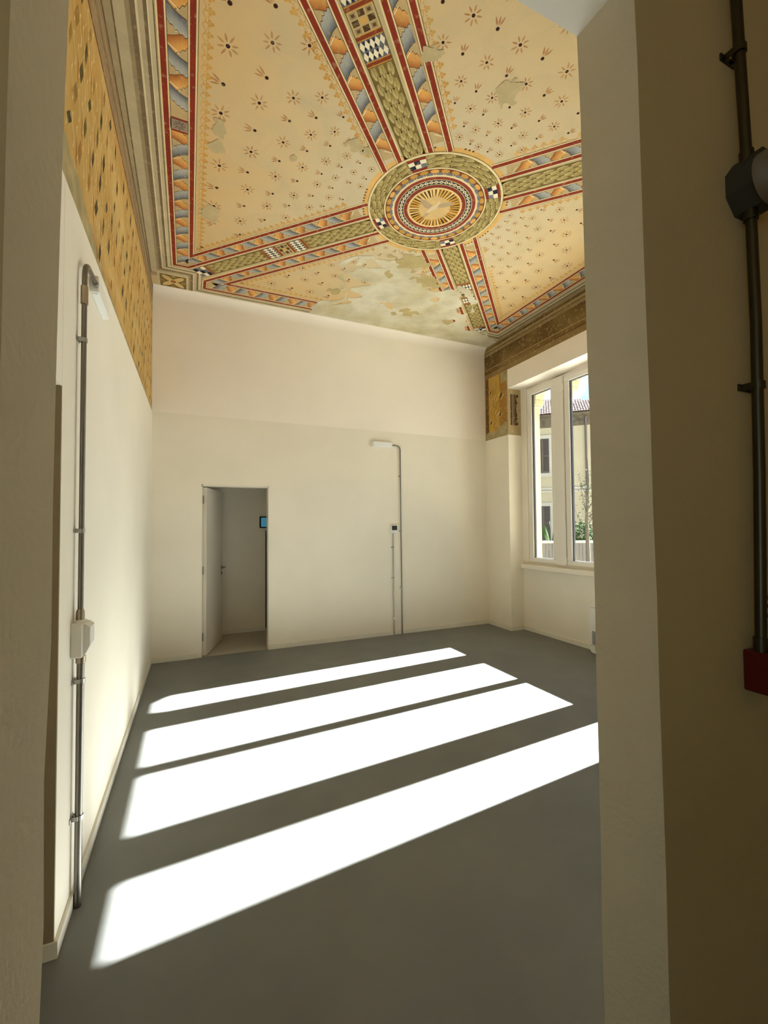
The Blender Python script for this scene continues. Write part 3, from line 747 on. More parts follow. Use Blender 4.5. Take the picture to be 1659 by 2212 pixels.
# fallen paint: bare plaster fields with ragged edges, marched from a noise field
def field_patch(fn, x0, x1, y0, y1, st, layer, pcol):
    p = Paint(); nxn, nyn = int((x1-x0)/st), int((y1-y0)/st)
    F = [[fn(x0+i*st, y0+j*st) for i in range(nxn+1)] for j in range(nyn+1)]
    z = ZC-0.00012*layer
    for j in range(nyn):
        i = 0
        while i < nxn:
            c = [(i, j), (i+1, j), (i+1, j+1), (i, j+1)]; vals = [F[b_][a] for a, b_ in c]
            if all(v <= 0 for v in vals): i += 1; continue
            if all(v > 0 for v in vals):
                k = i
                while k+1 < nxn and k-i < 3 and F[j][k+2] > 0 and F[j+1][k+2] > 0: k += 1
                pts = [(x0+i*st, y0+j*st), (x0+(k+1)*st, y0+j*st), (x0+(k+1)*st, y0+(j+1)*st), (x0+i*st, y0+(j+1)*st)]; i = k+1
            else:
                pts = []
                for q in range(4):
                    (a, b_), (a2, b2) = c[q], c[(q+1) % 4]; va, vb = vals[q], vals[(q+1) % 4]
                    if va > 0: pts.append((x0+a*st, y0+b_*st))
                    if (va > 0) != (vb > 0):
                        t = va/(va-vb); pts.append((x0+(a+(a2-a)*t)*st, y0+(b_+(b2-b_)*t)*st))
                i += 1
            if len(pts) < 3: continue
            p.P(pts, [pcol(x, y, 0) for x, y in pts], layer)
    return p
def bcol(x, y, f):
    n = noise.fractal((x*2.2, y*2.2, 4.0), 0.9, 2.0, 6)
    return mixc(L((196, 191, 170)), L((176, 165, 130)), max(0, min(1, 0.35+0.9*n)))
pp = field_patch(region, 1.2, 4.62, 3.95, 5.95, 0.02, 26, bcol)
tag(pp.build('bare_plaster', M_paint, ceil), 'grey bare plaster where the ceiling paint has fallen')
def blob(cx, cy, rx, ry, sd_):
    def fn(x, y): return 1-math.hypot((x-cx)/rx, (y-cy)/ry)+0.95*noise.fractal((x*9, y*9, sd_), 0.9, 2, 4)
    return field_patch(fn, cx-2*rx, cx+2*rx, cy-2*ry, cy+2*ry, min(rx, ry)/7, 27, lambda x, y, f: L((166, 150, 106)) if sd_ > 20 else L((176, 160, 122)))
for i, (x, y, rx, ry, sd_) in enumerate(((0.19, 3.35, .055, .075, 3.1), (0.19, 3.495, .045, .06, 5.2), (0.736, 3.351, .05, .05, 7.7), (0.162, 4.30, .06, .12, 9.3), (1.24, 3.06, .03, .04, 2.2), (1.147, 3.05, .05, .06, 6.5), (1.97, 2.26, .075, .07, 4.4), (1.38, 2.26, .06, .06, 8.1),
                                          (2.22, 4.21, .21, .13, 21.0), (2.10, 4.52, .05, .05, 23), (3.35, 5.28, .09, .06, 25), (2.72, 5.25, .13, .09, 26), (2.55, 5.36, .07, .05, 27), (2.60, 4.48, .18, .10, 28), (1.62, 5.1, .08, .08, 29))):
    blob(x, y, rx, ry, sd_).build('plaster_loss', M_paint, ceil)

# ================================================================== FRESCO ON THE WALLS
class WPaint(MB):
    """flat painted shapes on a wall: (a along the wall, z) -> point, with coat offset"""
    def __init__(s, fn): MB.__init__(s); s.fn = fn
    def P(s, pts, col, layer=1):
        cols = col if isinstance(col, list) else [col]*len(pts)
        s.add([s.fn(a, z, 0.0004*layer) for a, z in pts], [tuple(range(len(pts)))], [cols])
def fl(y, z, o): return (XL(y)-0.006+o, y, z)
def fr(y, z, o): return (XR(y)-o, y, z)
YEL, YEL2, TAUPE = L((192, 154, 84)), L((206, 174, 110)), L((154, 130, 96))
p = WPaint(fl)
zr = lambda y: 4.31-0.055*(YB-y)
N = 170
def zlow(y):
    base = ZT+0.035+0.05*max(0, noise.fractal((y*3, 2, 1), 0.9, 2, 5))+0.03*noise.noise((y*17, 1, 5))
    if y < 3.0: base += 0.16*(3.0-y)/1.0*min(1, 1.0)*(1+0.4*noise.noise((y*5, 0, 0)))
    return base
for i in range(N):
    y0, y1 = 0.85+(YB-0.87)*i/N, 0.85+(YB-0.87)*(i+1)/N
    zs0, zs1 = zlow(y0), zlow(y1)
    for k in range(8):
        a0 = zs0+(zr(y0)-zs0)*k/8; a1 = zs0+(zr(y0)-zs0)*(k+1)/8; b0 = zs1+(zr(y1)-zs1)*k/8; b1 = zs1+(zr(y1)-zs1)*(k+1)/8
        def yc(y, z):
            n = noise.fractal((y*1.6, z*2.5, 0.4), 0.9, 2, 5); st = noise.noise((y*0.8, z*9, 2.0))
            return mixc(mixc(YEL, YEL2, max(0, min(1, 0.5+n))), L((176, 122, 46)), max(0, min(0.7, st*0.9)))
        p.P([(y0, a0), (y1, b0), (y1, b1), (y0, a1)], [yc(y0, a0), yc(y1, b0), yc(y1, b1), yc(y0, a1)], 1)
    p.P([(y0, zr(y0)-0.003), (y1, zr(y1)-0.003), (y1, zr(y1)+0.014), (y0, zr(y0)+0.014)], L((112, 48, 26)), 3)
    p.P([(y0, zr(y0)+0.014), (y1, zr(y1)+0.014), (y1, 4.499), (y0, 4.499)], TAUPE, 2)
    for dz, hh, c in ((0.06, 0.006, (176, 152, 112)), (0.42, 0.012, (100, 82, 58)), (0.62, 0.01, (188, 168, 130)), (0.85, 0.03, (92, 76, 54))):
        za, zb = zr(y0)+(4.5-zr(y0))*dz, zr(y1)+(4.5-zr(y1))*dz
        p.P([(y0, za), (y1, zb), (y1, zb+hh), (y0, za+hh)], L(c), 3)
tag(p.build('fresco_band', M_paintw, wl), 'yellow ochre painted band under the ceiling')
# dark dashes with pale curls
p = WPaint(fl)
rows = 7
for r in range(rows):
    y = 0.95+(0.09 if r % 2 else 0)
    while y < YB-0.04:
        z = ZT+0.12+r*0.185+random.uniform(-0.015, 0.015); yy = y+random.uniform(-0.01, 0.01)
        if z+0.05 < zr(yy) and z > zlow(yy)+0.02 and random.random() > 0.2:
            h, ww = 0.060*random.uniform(0.6, 1.2), 0.036*random.uniform(0.7, 1.2)
            cdk = random.choice((L((92, 80, 38)), L((74, 64, 30)), L((110, 92, 44)), L((156, 122, 58)), L((164, 118, 52))))
            p.P([(yy-ww, z-h*0.5), (yy-ww*0.2, z-h), (yy+ww, z+h*0.3), (yy+ww*0.4, z+h)], cdk, 3)
            if random.random() < 0.5: p.P([(yy-0.07, z-0.10), (yy-0.05, z-0.12), (yy-0.045, z+0.02), (yy-0.065, z+0.05)], L((176, 124, 56)), 2)
            for sd2 in (-0.055, 0.06):
                prev = None
                for q in range(9):
                    t = q/8; c_ = (yy+sd2+0.016*math.sin(t*2*PI), z-0.075+0.15*t)
                    if prev: p.P([prev, c_, (c_[0]+0.012, c_[1]), (prev[0]+0.012, prev[1])], L((222, 194, 132)), 3)
                    prev = c_
        y += 0.18
tag(p.build('fresco_motif', M_paintw, wl), 'dark dashes and pale curls painted on the yellow band')

# right wall: brown mouldings under the ceiling, yellow panel on the pilaster
p = WPaint(fr)
for z0, z1, c in ((4.47, 4.50, (150, 130, 92)), (4.44, 4.47, (104, 80, 46)), (4.40, 4.44, (164, 144, 102)), (4.388, 4.40, (92, 68, 36)), (4.34, 4.388, (150, 130, 92)), (4.325, 4.34, (84, 62, 34)), (4.13, 4.325, (104, 82, 44)), (4.115, 4.13, (164, 140, 92)), (4.06, 4.115, (116, 88, 48)), (4.05, 4.06, (84, 62, 34)), (3.97, 4.05, (140, 116, 74))):
    for i in range(60):
        y0, y1 = 1.0+(YB-1.0)*i/60, 1.0+(YB-1.0)*(i+1)/60
        def bc(y, z): return mixc(L(c), L((150, 126, 80)), max(0, min(0.55, 0.1+0.8*noise.fractal((y*2.5, z*6, 3.3), 0.9, 2, 5))))
        p.P([(y1, z0), (y0, z0), (y0, z1), (y1, z1)], [bc(y1, z0), bc(y0, z0), bc(y0, z1), bc(y1, z1)], 2)
tag(p.build('painted_moulding', M_paintw, wr), 'brown painted mouldings above the window')
p = WPaint(fr)
def zl2(y): return 3.09+0.045*noise.fractal((y*7, 1, 1), 0.9, 2, 5)+0.12*max(0, (5.60-y)/0.3)
for i in range(26):
    y0, y1 = 5.335+(5.86-5.335)*i/26, 5.335+(5.86-5.335)*(i+1)/26
    brown = y1 > 5.79
    for k in range(10):
        def zz(y, k): return zl2(y)+(3.97-zl2(y))*k/10
        def yc2(y, z):
            n = noise.fractal((y*4, z*4, 7.7), 0.9, 2, 5); cc = mixc(L((176, 138, 58)), L((208, 170, 84)), max(0, min(1, .5+n)))
            if brown: cc = L((112, 80, 44))
            if y < 5.50: cc = mixc(cc, L((150, 104, 50)), 0.75)
            return cc
        q = [(y1, zz(y1, k)), (y0, zz(y0, k)), (y0, zz(y0, k+1)), (y1, zz(y1, k+1))]
        if y0 < 5.47 and k > 7 - 0: continue
        p.P(q, [yc2(*a) for a in q], 2)
for (yy, z, s_, dk) in ((5.73, 3.73, .045, 1), (5.69, 3.45, .05, 0), (5.72, 3.24, .05, 1), (5.47, 3.62, .07, 1), (5.49, 3.33, .05, 1), (5.60, 3.60, .05, 0), (5.58, 3.36, .05, 0), (5.63, 3.80, .04, 0), (5.55, 3.18, .04, 0)):
    c0 = L((96, 78, 34)) if dk else L((176, 136, 60))
    p.P([(yy+s_*0.6, z-s_*0.3), (yy, z-s_*0.7), (yy-s_*0.6, z), (yy-s_*0.1, z+s_*0.6)], c0, 4)
    p.P([(yy+s_, z), (yy+s_*0.8, z-s_*0.2), (yy, z+s_*0.9), (yy, z+s_*1.15)], L((222, 200, 140)), 4)
    p.P([(yy-s_, z), (yy-s_*0.8, z+s_*0.2), (yy, z-s_*0.9), (yy, z-s_*1.15)], L((222, 200, 140)), 4)
tag(p.build('fresco_panel', M_paintw, wr), 'patch of yellow painted wall beside the window')
def fniche(x, z, o): return (x, PY-o, z)
p = WPaint(fniche)
p.P([(XR(PY)+0.002, 3.0), (XN-0.002, 3.0), (XN-0.002, 3.675), (XR(PY)+0.002, 3.675)], L((176, 156, 116)), 1)
pts = [(4.495, 3.10)]
for x0_, x1_, c in ((4.49, 4.515, (86, 50, 34)), (4.515, 4.53, (140, 118, 88)), (4.53, 4.57, (120, 104, 82)), (4.57, 4.60, (90, 72, 54))):
    p.P([(x0_, 3.12), (x1_, 3.12), (x1_, 3.60), (x0_, 3.60)], L(c), 2)
for i in range(12):
    z0 = 3.12+0.04*i; xe = 4.60+random.uniform(0.0, 0.045)
    p.P([(4.60, z0), (xe, z0), (4.60+random.uniform(0, 0.045), z0+0.04), (4.60, z0+0.04)], L(random.choice(((70, 50, 38), (150, 130, 96), (60, 44, 34)))), 2)
tag(p.build('fresco_fragment', M_paintw, wr), 'dark striped fragment of old painting in the window niche')

# ================================================================== WINDOW
win = struct(bpy.data.objects.new('window_1', None), 'tall white window of four lights in the niche'); C.objects.link(win); win.location = (4.70, 3.68, FZ0)
GZ0, GZ1 = 1.10, 3.54
LIGHTS = [(4.69, 5.075), (3.77, 4.36), (3.05, 3.66), (2.33, 2.73)]
b = MB()
b.bbox((4.70, FY0, 0.99), (4.77, FY1, FZ0+0.035)); b.bbox((4.70, FY0, FZ1-0.06), (4.77, FY1, FZ1)); b.bbox((4.70, FY0, FZ0+0.03), (4.77, FY0+0.08, FZ1-0.05)); b.bbox((4.70, FY1-0.05, FZ0+0.03), (4.77, FY1, FZ1-0.05))
b.build('window_frame', M_upvc, win)
for y0, y1 in ((4.452, 4.606), (2.80, 2.985)):
    b = MB(); b.bbox((4.665, y0, FZ0+0.012), (4.77, y1, FZ1-0.02), 0.006); b.box((4.752, y0-0.04, FZ0+0.02), (4.77, y1+0.04, FZ1-0.03)); b.build('window_post', M_upvc, win)
for i, (y0, y1) in enumerate(LIGHTS):
    a = 0.082 if i in (0, 3) else 0.075
    s0, s1 = (y0-0.078, y1+a) if i == 0 else (y0-a-0.008, y1+0.064)
    if i == 2: s0, s1 = 3.05-0.075, 3.66+0.053
    if i == 1: s0, s1 = 3.77-0.057, 4.36+0.085
    b = MB()
    z0, z1 = FZ0+0.022, FZ1-0.045
    for q in (((4.68, s0, z0), (4.75, s1, GZ0)), ((4.68, s0, GZ1), (4.75, s1, z1)), ((4.68, s0, GZ0), (4.75, y0, GZ1)), ((4.68, y1, GZ0), (4.75, s1, GZ1))): b.bbox(q[0], q[1], 0.006)
    sash = b.build('sash', M_upvc, win)
    b = MB(); gth = 0.008
    for q in (((4.700, y0, GZ0), (4.735, y1, GZ0+gth)), ((4.700, y0, GZ1-gth), (4.735, y1, GZ1)), ((4.700, y0, GZ0), (4.735, y0+gth, GZ1)), ((4.700, y1-gth*1.6, GZ0), (4.735, y1, GZ1))): b.box(*q)
    b.build('gasket', M_gask, sash)
    b = MB(); b.box((4.714, y0+0.004, GZ0+0.004), (4.718, y1-0.004, GZ1-0.004)); b.build('glass_pane', M_glass, sash)
b = MB(); b.bbox((4.663, 4.44, 3.43), (4.682, 4.462, 3.52), 0.003); b.bbox((4.663, 4.44, 1.06), (4.682, 4.462, 1.16), 0.003); b.build('hinge', M_upvc, win)
b = MB(); b.bbox((4.585, NY, 0.938), (4.80, 5.25, 1.002), 0.008); struct(b.build('trim_sill', M_wall), 'window sill board')

# outside column between the two lights in view
for yc_, nm in ((4.565, 'stone_column'),):
    t = thing(nm, (4.885, yc_, 1.0), 'yellow stone column outside between the two window panes', 'column')
    b = MB(); b.tube([(4.885, yc_, 1.08), (4.885, yc_, 3.30)], [0.060, 0.056], 20); b.build('shaft', M_stone, t)
    b = MB(); b.tube([(4.885, yc_, z) for z in (1.001, 1.03, 1.04, 1.06, 1.08)], [0.085, 0.085, 0.072, 0.076, 0.060], 20); b.build('base', M_stone, t)
    b = MB(); b.tube([(4.885, yc_, z) for z in (3.295, 3.31, 3.33, 3.34, 3.40, 3.46)], [0.058, 0.070, 0.070, 0.060, 0.075, 0.10], 20)
    for k, (z0_, z1_, e_) in enumerate(((3.46, 3.52, 0.105), (3.52, 3.60, 0.125), (3.60, 3.654, 0.165))): b.bbox((4.79, yc_-e_, z0_), (4.985, yc_+e_, z1_), 0.01)
    b.build('capital', M_stone, t)
t = thing('stone_bracket', (4.87, 5.14, 3.40), 'yellow stone bracket at the top left outside the window', 'bracket')
b = MB(); b.bbox((4.80, 5.135, 3.38), (4.955, 5.182, 3.42), 0.006); b.bbox((4.80, 5.11, 3.42), (4.97, 5.182, 3.50), 0.006); b.build('moulded_block', M_stone, t)
b = MB(); b.prism([(5.11, 3.50), (5.182, 3.50), (5.182, 3.653), (4.97, 3.653), (5.04, 3.61), (5.09, 3.56)], 4.80, 4.965, axis='x'); b.build('curved_springer', M_stone, t)

# ================================================================== DOOR
dr = struct(bpy.data.objects.new('door_1', None), 'pale door standing open into the corridor'); C.objects.link(dr); dr.location = (DX0, YB, 0)
b = MB()
b.box((DX0, YB-0.004, 0), (DX0+0.012, YB+0.12, DH)); b.box((DX1-0.008, YB-0.004, 0), (DX1, YB+0.12, DH)); b.box((DX0, YB-0.004, DH-0.018), (DX1, YB+0.12, DH))
b.build('door_frame', M_frame, dr)
hx, hy = 0.157, 5.925; dxv = Vector((0.246, 0.79)).normalized(); nv = Vector((dxv.y, -dxv.x))     # nv: the visible face
b = MB(); Wd, Th = 0.80, 0.045
def dp(a, k): return (hx+dxv.x*a+nv.x*k, hy+dxv.y*a+nv.y*k)
b.prism([dp(0, 0), dp(0, Th), dp(Wd, Th), dp(Wd, 0)], 0.012, DH-0.03)
leaf = b.build('door_leaf_or_panel', M_door, dr)
b = MB()
for k, sgn in ((Th, 1),):
    a = 0.74; q = dp(a, k); r = dp(a, k+0.008); s_ = dp(a, k+0.05); e_ = dp(a-0.11, k+0.05)
    b.tube([(q[0], q[1], 1.03), (r[0], r[1], 1.03)], 0.026, 14); b.tube([(r[0], r[1], 1.03), (s_[0], s_[1], 1.03)], 0.009, 10); b.tube([(s_[0], s_[1], 1.03), (e_[0], e_[1], 1.03)], 0.009, 10)
    b.tube([(q[0], q[1], 0.95), (r[0], r[1], 0.95)], 0.024, 14)
b.build('handle', M_steel, leaf)
for z in (0.24, 1.06, 1.94):
    b = MB(); b.bbox((DX0+0.010, YB-0.002, z-0.05), (DX0+0.016, YB+0.05, z+0.05), 0.002); b.tube([(DX0+0.014, YB+0.03, z-0.05), (DX0+0.014, YB+0.03, z+0.05)], 0.008, 8); b.build('hinge', M_grey, dr)
d2 = struct(bpy.data.objects.new('recess_panel', None), 'dark panel filling the low recess in the corridor wall'); C.objects.link(d2); d2.location = (1.6, 7.16, 0)
b = MB(); b.box((1.09, 7.14, 0), (2.3, 7.18, 1.60)); b.build('door_leaf_or_panel', mat('dark_recess_panel', (0.09, 0.07, 0.05), 0.5), d2)  # plain dark sheet just behind the low opening in the corridor wall

# tablet on the corridor wall
t = thing('wall_tablet', (1.14, 6.99, 1.66), 'black framed tablet with a blue screen on the corridor wall', 'tablet')
TZ0, TZ1, TX0, TX1 = 1.575, 1.755, 0.995, 1.25
b = MB(); b.bbox((TX0, 6.972, TZ0), (TX1, 6.998, TZ1), 0.006); b.build('case', M_black, t)
b = MB(); b.box((TX0+0.022, 6.969, TZ0+0.02), (TX1-0.022, 6.9725, TZ1-0.02)); scr = b.build('screen', M_screen, t)
b = MB()
for k in range(5): b.box((TX0+0.05, 6.9678, TZ0+0.035+k*0.024), (TX0+0.10+0.05*(k % 3), 6.9692, TZ0+0.043+k*0.024))
b.build('text_rows', M_scrtx, scr)
b = MB(); b.tube([(1.02+0.045*(1-math.cos(a))*1.0, 6.992, TZ0-0.06*math.sin(a)) for a in [PI*k/12 for k in range(13)]], 0.0025, 6); b.build('cable', M_plast, t)

# ================================================================== LAMPS, CONDUITS, BOXES
def arc(c, r, a0, a1, n, plane):
    out = []
    for k in range(n+1):
        a = a0+(a1-a0)*k/n; u_, v_ = r*math.cos(a), r*math.sin(a)
        out.append((c[0], c[1]+u_, c[2]+v_) if plane == 'yz' else (c[0]+u_, c[1], c[2]+v_))
    return out
# emergency lamp on the left wall
t = thing('emergency_lamp', (-0.43, 2.66, 2.79), 'slim white emergency lamp high on the left wall beside the yellow fresco', 'lamp')
b = MB(); xa = XL(2.66)
b.bbox((xa-0.004, 2.50, 2.752), (xa+0.036, 2.82, 2.836), 0.005); b.build('housing', M_plast, t)
b = MB(); b.bbox((xa+0.004, 2.515, 2.7485), (xa+0.029, 2.808, 2.753), 0.001); b.build('diffuser', M_diff, t)
# emergency lamp on the back wall
t = thing('emergency_lamp', (2.576, YB-0.02, 2.785), 'white box emergency lamp high on the back wall', 'lamp')
b = MB(); b.bbox((2.42, YB-0.045, 2.745), (2.735, YB+0.002, 2.828), 0.005); b.build('housing', M_plast, t)
b = MB(); b.bbox((2.432, YB-0.049, 2.752), (2.723, YB-0.044, 2.82), 0.002); b.build('diffuser', M_diff, t)

def clip(parent, px, py, z, r, wall, cmat=None):
    """saddle clip round a pipe; wall: 'x' (wall at smaller x) or 'y' (wall at larger y), distance to wall w"""
    b = MB(); h = 0.009
    if wall[0] == 'x':
        d = px-wall[1]; s = 1
        b.bbox((wall[1], py-r-0.018, z-h), (wall[1]+0.005, py+r+0.018, z+h), 0.001); b.bbox((wall[1], py-r-0.004, z-h), (px, py-r, z+h), 0.001); b.bbox((wall[1], py+r, z-h), (px, py+r+0.004, z+h), 0.001)
    else:
        b.bbox((px-r-0.018, wall[1]-0.005, z-h), (px+r+0.018, wall[1], z+h), 0.001); b.bbox((px-r-0.004, py, z-h), (px-r, wall[1], z+h), 0.001); b.bbox((px+r, py, z-h), (px+r+0.004, wall[1], z+h), 0.001)
    b.tube([(px, py, z-h), (px, py, z+h)], r+0.0035, 16)
    b.build('clip', cmat or M_clip, parent)

# left wall: upper conduit, switch box, lower conduit
PX = XL(2.28)+0.024; PYL = 2.275
t = thing('conduit', (PX, PYL, 1.2), 'thin steel conduit on the left wall between switch box and lamp', 'conduit')
b = MB(); b.tube([(PX, PYL, 1.215), (PX, PYL, 2.70)] + arc((PX, PYL+0.085, 2.705), 0.085, PI, PI/2, 8, 'yz')[1:] + [(PX+0.004, 2.495, 2.79)], 0.0105, 14); b.build('pipe', M_steel, t)
b = MB(); b.tube([(PX, PYL, 2.585), (PX, PYL, 2.665)], 0.0145, 14); b.build('coupling', M_brass, t)
b = MB(); b.tube([(PX, PYL, 1.205), (PX, PYL, 1.24), (PX, PYL, 1.25)], [0.016, 0.016, 0.012], 14); b.build('gland', M_brass, t)
b = MB(); b.tube([(PX+0.004, 2.478, 2.79), (PX+0.004, 2.499, 2.79)], 0.014, 14); b.build('gland', M_clip, t)
for z in (2.425, 1.588): clip(t, PX, PYL, z, 0.0105, ('x', XL(PYL)))
t = thing('switch_box', (XL(2.3)+0.02, 2.29, 1.12), 'white plastic socket box midway up the left wall conduit', 'switch')
b = MB(); b.bbox((XL(2.3)-0.004, 2.225, 1.052), (XL(2.3)+0.042, 2.345, 1.195), 0.005); b.build('box', M_plast, t)
b = MB(); b.prism([(XL(2.3)+0.042, 1.06), (XL(2.3)+0.050, 1.065), (XL(2.3)+0.066, 1.10), (XL(2.3)+0.066, 1.175), (XL(2.3)+0.050, 1.19), (XL(2.3)+0.042, 1.19)], 2.24, 2.335, axis='y'); b.build('flap_cover', M_plast, t)
t = thing('conduit', (PX, PYL, 0.0), 'thicker steel conduit on the left wall from socket box down to the floor', 'conduit')
PX2 = XL(2.28)+0.027
b = MB(); b.tube([(PX2, PYL, 0.001), (PX2, PYL, 1.045)], 0.0145, 16); b.build('pipe', M_steel, t)
b = MB(); b.tube([(PX2, PYL, 1.022), (PX2, PYL, 1.05)], 0.019, 16); b.build('gland', M_brass, t)
for z in (0.945, 0.372): clip(t, PX2, PYL, z, 0.0145, ('x', XL(PYL)))

# back wall conduits
yw = YB-0.018
t = thing('conduit', (2.875, yw, 0.0), 'tall steel conduit on the back wall from floor to lamp', 'conduit')
b = MB(); b.tube([(2.735, yw, 2.785), (2.81, yw, 2.785)] + arc((2.81, yw, 2.722), 0.063, PI/2, 0, 7, 'xz')[1:] + [(2.876, yw, 1.5), (2.882, yw, 0.001)], 0.0085, 12); b.build('pipe', M_steel, t)
for z, x in ((2.331, 2.874), (1.516, 2.876), (0.687, 2.879)): clip(t, x, yw, z, 0.0085, ('y', YB))
t = thing('thermostat', (2.762, YB-0.015, 1.56), 'small white thermostat with a black display on the back wall', 'thermostat')
b = MB(); b.bbox((2.705, YB-0.03, 1.485), (2.822, YB+0.001, 1.612), 0.006); b.build('case', M_plast, t)
b = MB(); b.bbox((2.722, YB-0.0335, 1.53), (2.806, YB-0.029, 1.596), 0.002); b.build('display', M_black, t)
t = thing('conduit', (2.75, yw, 0.0), 'short steel conduit on the back wall below the thermostat', 'conduit')
b = MB(); b.tube([(2.744, yw, 1.487), (2.744, yw, 0.60), (2.754, yw, 0.001)], 0.0085, 12); b.build('pipe', M_clip, t)
b = MB(); b.tube([(2.747, yw-0.012, 0.62), (2.760, yw-0.02, 0.42), (2.752, yw-0.014, 0.25)], 0.004, 8); b.build('cable', M_plast, t)
for z in (1.279, 0.831): clip(t, 2.744, yw, z, 0.0085, ('y', YB))
b = MB(); b.bbox((2.728, yw-0.02, 0.225), (2.768, YB, 0.258), 0.002); b.build('connector', M_plast, t)

# heater by the window niche
t = thing('fan_heater', (4.62, 3.5, 0.03), 'white wall heater with dark slots under the window, half hidden', 'heater')
b = MB(); hz0, hz1, hy0, hy1 = 0.012, 0.60, 2.95, 3.995
def rrect(a0, a1, z0, z1, r, n=6):
    pts = []
    for cx_, cz_, s_ in ((a1-r, z1-r, 0), (a0+r, z1-r, 1), (a0+r, z0+r, 2), (a1-r, z0+r, 3)):
        for k in range(n+1):
            a = s_*PI/2+PI/2*k/n; pts.append((cx_+r*math.cos(a), cz_+r*math.sin(a)))
    return pts
b.prism(rrect(hy0, hy1, hz0, hz1, 0.055), 4.55, XN, axis='x'); b.build('casing', M_plast, t)
b = MB()
for k in range(9): b.box((4.5485, hy0+0.12, 0.118+k*0.0185), (4.5505, hy1-0.042, 0.127+k*0.0185))
tag(b.build('vent_slots', M_dark, t), 'dark vent slots', kind='stuff')
b = MB()
for k in range(5): b.box((4.5485, hy0+0.12, 0.045+k*0.013), (4.5505, hy1-0.085, 0.051+k*0.013))
tag(b.build('vent_slots', M_dark, t), 'dark lower vent slots', kind='stuff')
b = MB(); b.box((4.549, hy0+0.01, 0.098), (4.5505, hy1-0.01, 0.101)); b.box((4.549, hy0+0.01, 0.565), (4.5505, hy1-0.03, 0.568)); b.build('panel_joint', M_grey, t)

# near partition: conduit, sounder box, red box
YW = OY0
t = thing('conduit', (1.29, 0.62, 2.5), 'dark steel conduit on the near right wall above the round sounder', 'conduit')
b = MB(); b.tube([(1.295, 0.62, 2.53), (1.272, 0.62, 2.936), (1.262, 0.62, 3.12)], 0.0125, 18); b.build('pipe', M_dsteel, t)
b = MB(); b.tube([(1.2975, 0.62, 2.505), (1.295, 0.62, 2.545)], 0.016, 18); b.build('gland', M_dsteel, t)
clip(t, 1.279, 0.62, 2.805, 0.0125, ('y', YW), M_dsteel)
t = thing('alarm_sounder', (1.30, 0.61, 2.46), 'grey metal junction box with a round pale sounder on the near right wall', 'sounder')
b = MB(); oc = []
for k in range(8):
    a = PI/8+k*PI/4; oc.append((1.318+0.066*math.cos(a), 2.462+0.074*math.sin(a)))
b.prism(oc, 0.584, YW, axis='y'); b.build('box', M_grey, t)
b = MB(); b.smooth = True; SX, SZ = 1.306, 2.452
b.tube([(SX, y_, SZ) for y_ in (0.586, 0.568, 0.562, 0.550, 0.546)], [0.062, 0.062, 0.056, 0.054, 0.046], 36); b.build('round_cover', M_clear, t)
b = MB()
for k in range(3):
    for a in range(24):
        q0, q1 = 2*PI*a/24, 2*PI*(a+0.55)/24; r = 0.014+k*0.011
        b.add([(SX+rr*math.cos(q), 0.5453, SZ+rr*math.sin(q)) for rr, q in ((r, q0), (r+0.004, q0), (r+0.004, q1), (r, q1))], [(0, 1, 2, 3)])
tag(b.build('sound_slots', M_dark, t), kind='stuff')
t = thing('conduit', (1.30, 0.62, 1.3), 'dark steel conduit on the near right wall below the round sounder', 'conduit')
b = MB(); b.tube([(1.285, 0.62, 1.29), (1.304, 0.62, 1.72), (1.312, 0.62, 2.103), (1.306, 0.62, 2.392)], 0.0125, 18); b.build('pipe', M_dsteel, t)
b = MB(); b.tube([(1.306, 0.62, 2.37), (1.306, 0.62, 2.393)], 0.016, 18); b.build('gland', M_dsteel, t)
b = MB(); b.tube([(1.2845, 0.62, 1.283), (1.285, 0.62, 1.318)], 0.0155, 18); b.build('gland', M_dsteel, t)
clip(t, 1.3105, 0.62, 1.945, 0.0125, ('y', YW), M_dsteel)
t = thing('alarm_call_point', (1.32, 0.61, 1.23), 'red alarm call point box at the near right edge', 'alarm')
b = MB(); b.bbox((1.265, 0.57, 1.184), (1.375, YW, 1.284), 0.003); b.build('box', M_red, t)
b = MB(); b.bbox((1.285, 0.567, 1.20), (1.355, 0.571, 1.268), 0.002); b.build('window', M_plast, t)
t = thing('alarm_sign', (1.42, 0.648, 1.36), 'small red and white alarm sign at the right edge above the red box', 'sign')
b = MB(); b.box((1.374, 0.6465, 1.292), (1.50, YW+0.0005, 1.408)); b.build('plate', M_plast, t)
b = MB()
for z in (1.296, 1.326, 1.352, 1.378, 1.400): b.box((1.3745, 0.6455, z), (1.40, 0.6467, z+0.010))
b.build('red_marks', M_red, t)

# ================================================================== OUTSIDE
FO = Vector((15.59, 16.06, 0)); FA = Vector((0.718, -0.696, 0)); FN = Vector((-0.696, -0.718, 0))
ZG = -0.9
def fp(s, z, d=0): q = FO+FA*s+FN*d; return (q.x, q.y, z)
def fbox(b, s0, s1, z0, z1, d0, d1):
    vs = [fp(s, z, d) for z in (z0, z1) for s, d in ((s0, d0), (s1, d0), (s1, d1), (s0, d1))]
    b.add(vs, [(0,1,2,3),(7,6,5,4),(0,4,5,1),(1,5,6,2),(2,6,7,3),(3,7,4,0)])
b = MB(); b.box((5.22, -12, ZG-0.1), (40, 40, ZG)); struct(b.build('ground', M_ground), 'paved ground outside the window')
t = thing('neighbour_house', tuple(FO+Vector((0, 0, ZG))), 'cream two-storey house with red tiled roof seen through the window', 'building')
b = MB(); fbox(b, -5.5, 5.5, ZG, 6.22, -8.0, 0.0); b.build('wall', M_fac, t)
b = MB(); fbox(b, -5.5, 5.5, 6.22, 6.74, -8.0, 0.02); b.build('frieze', M_friez, t)
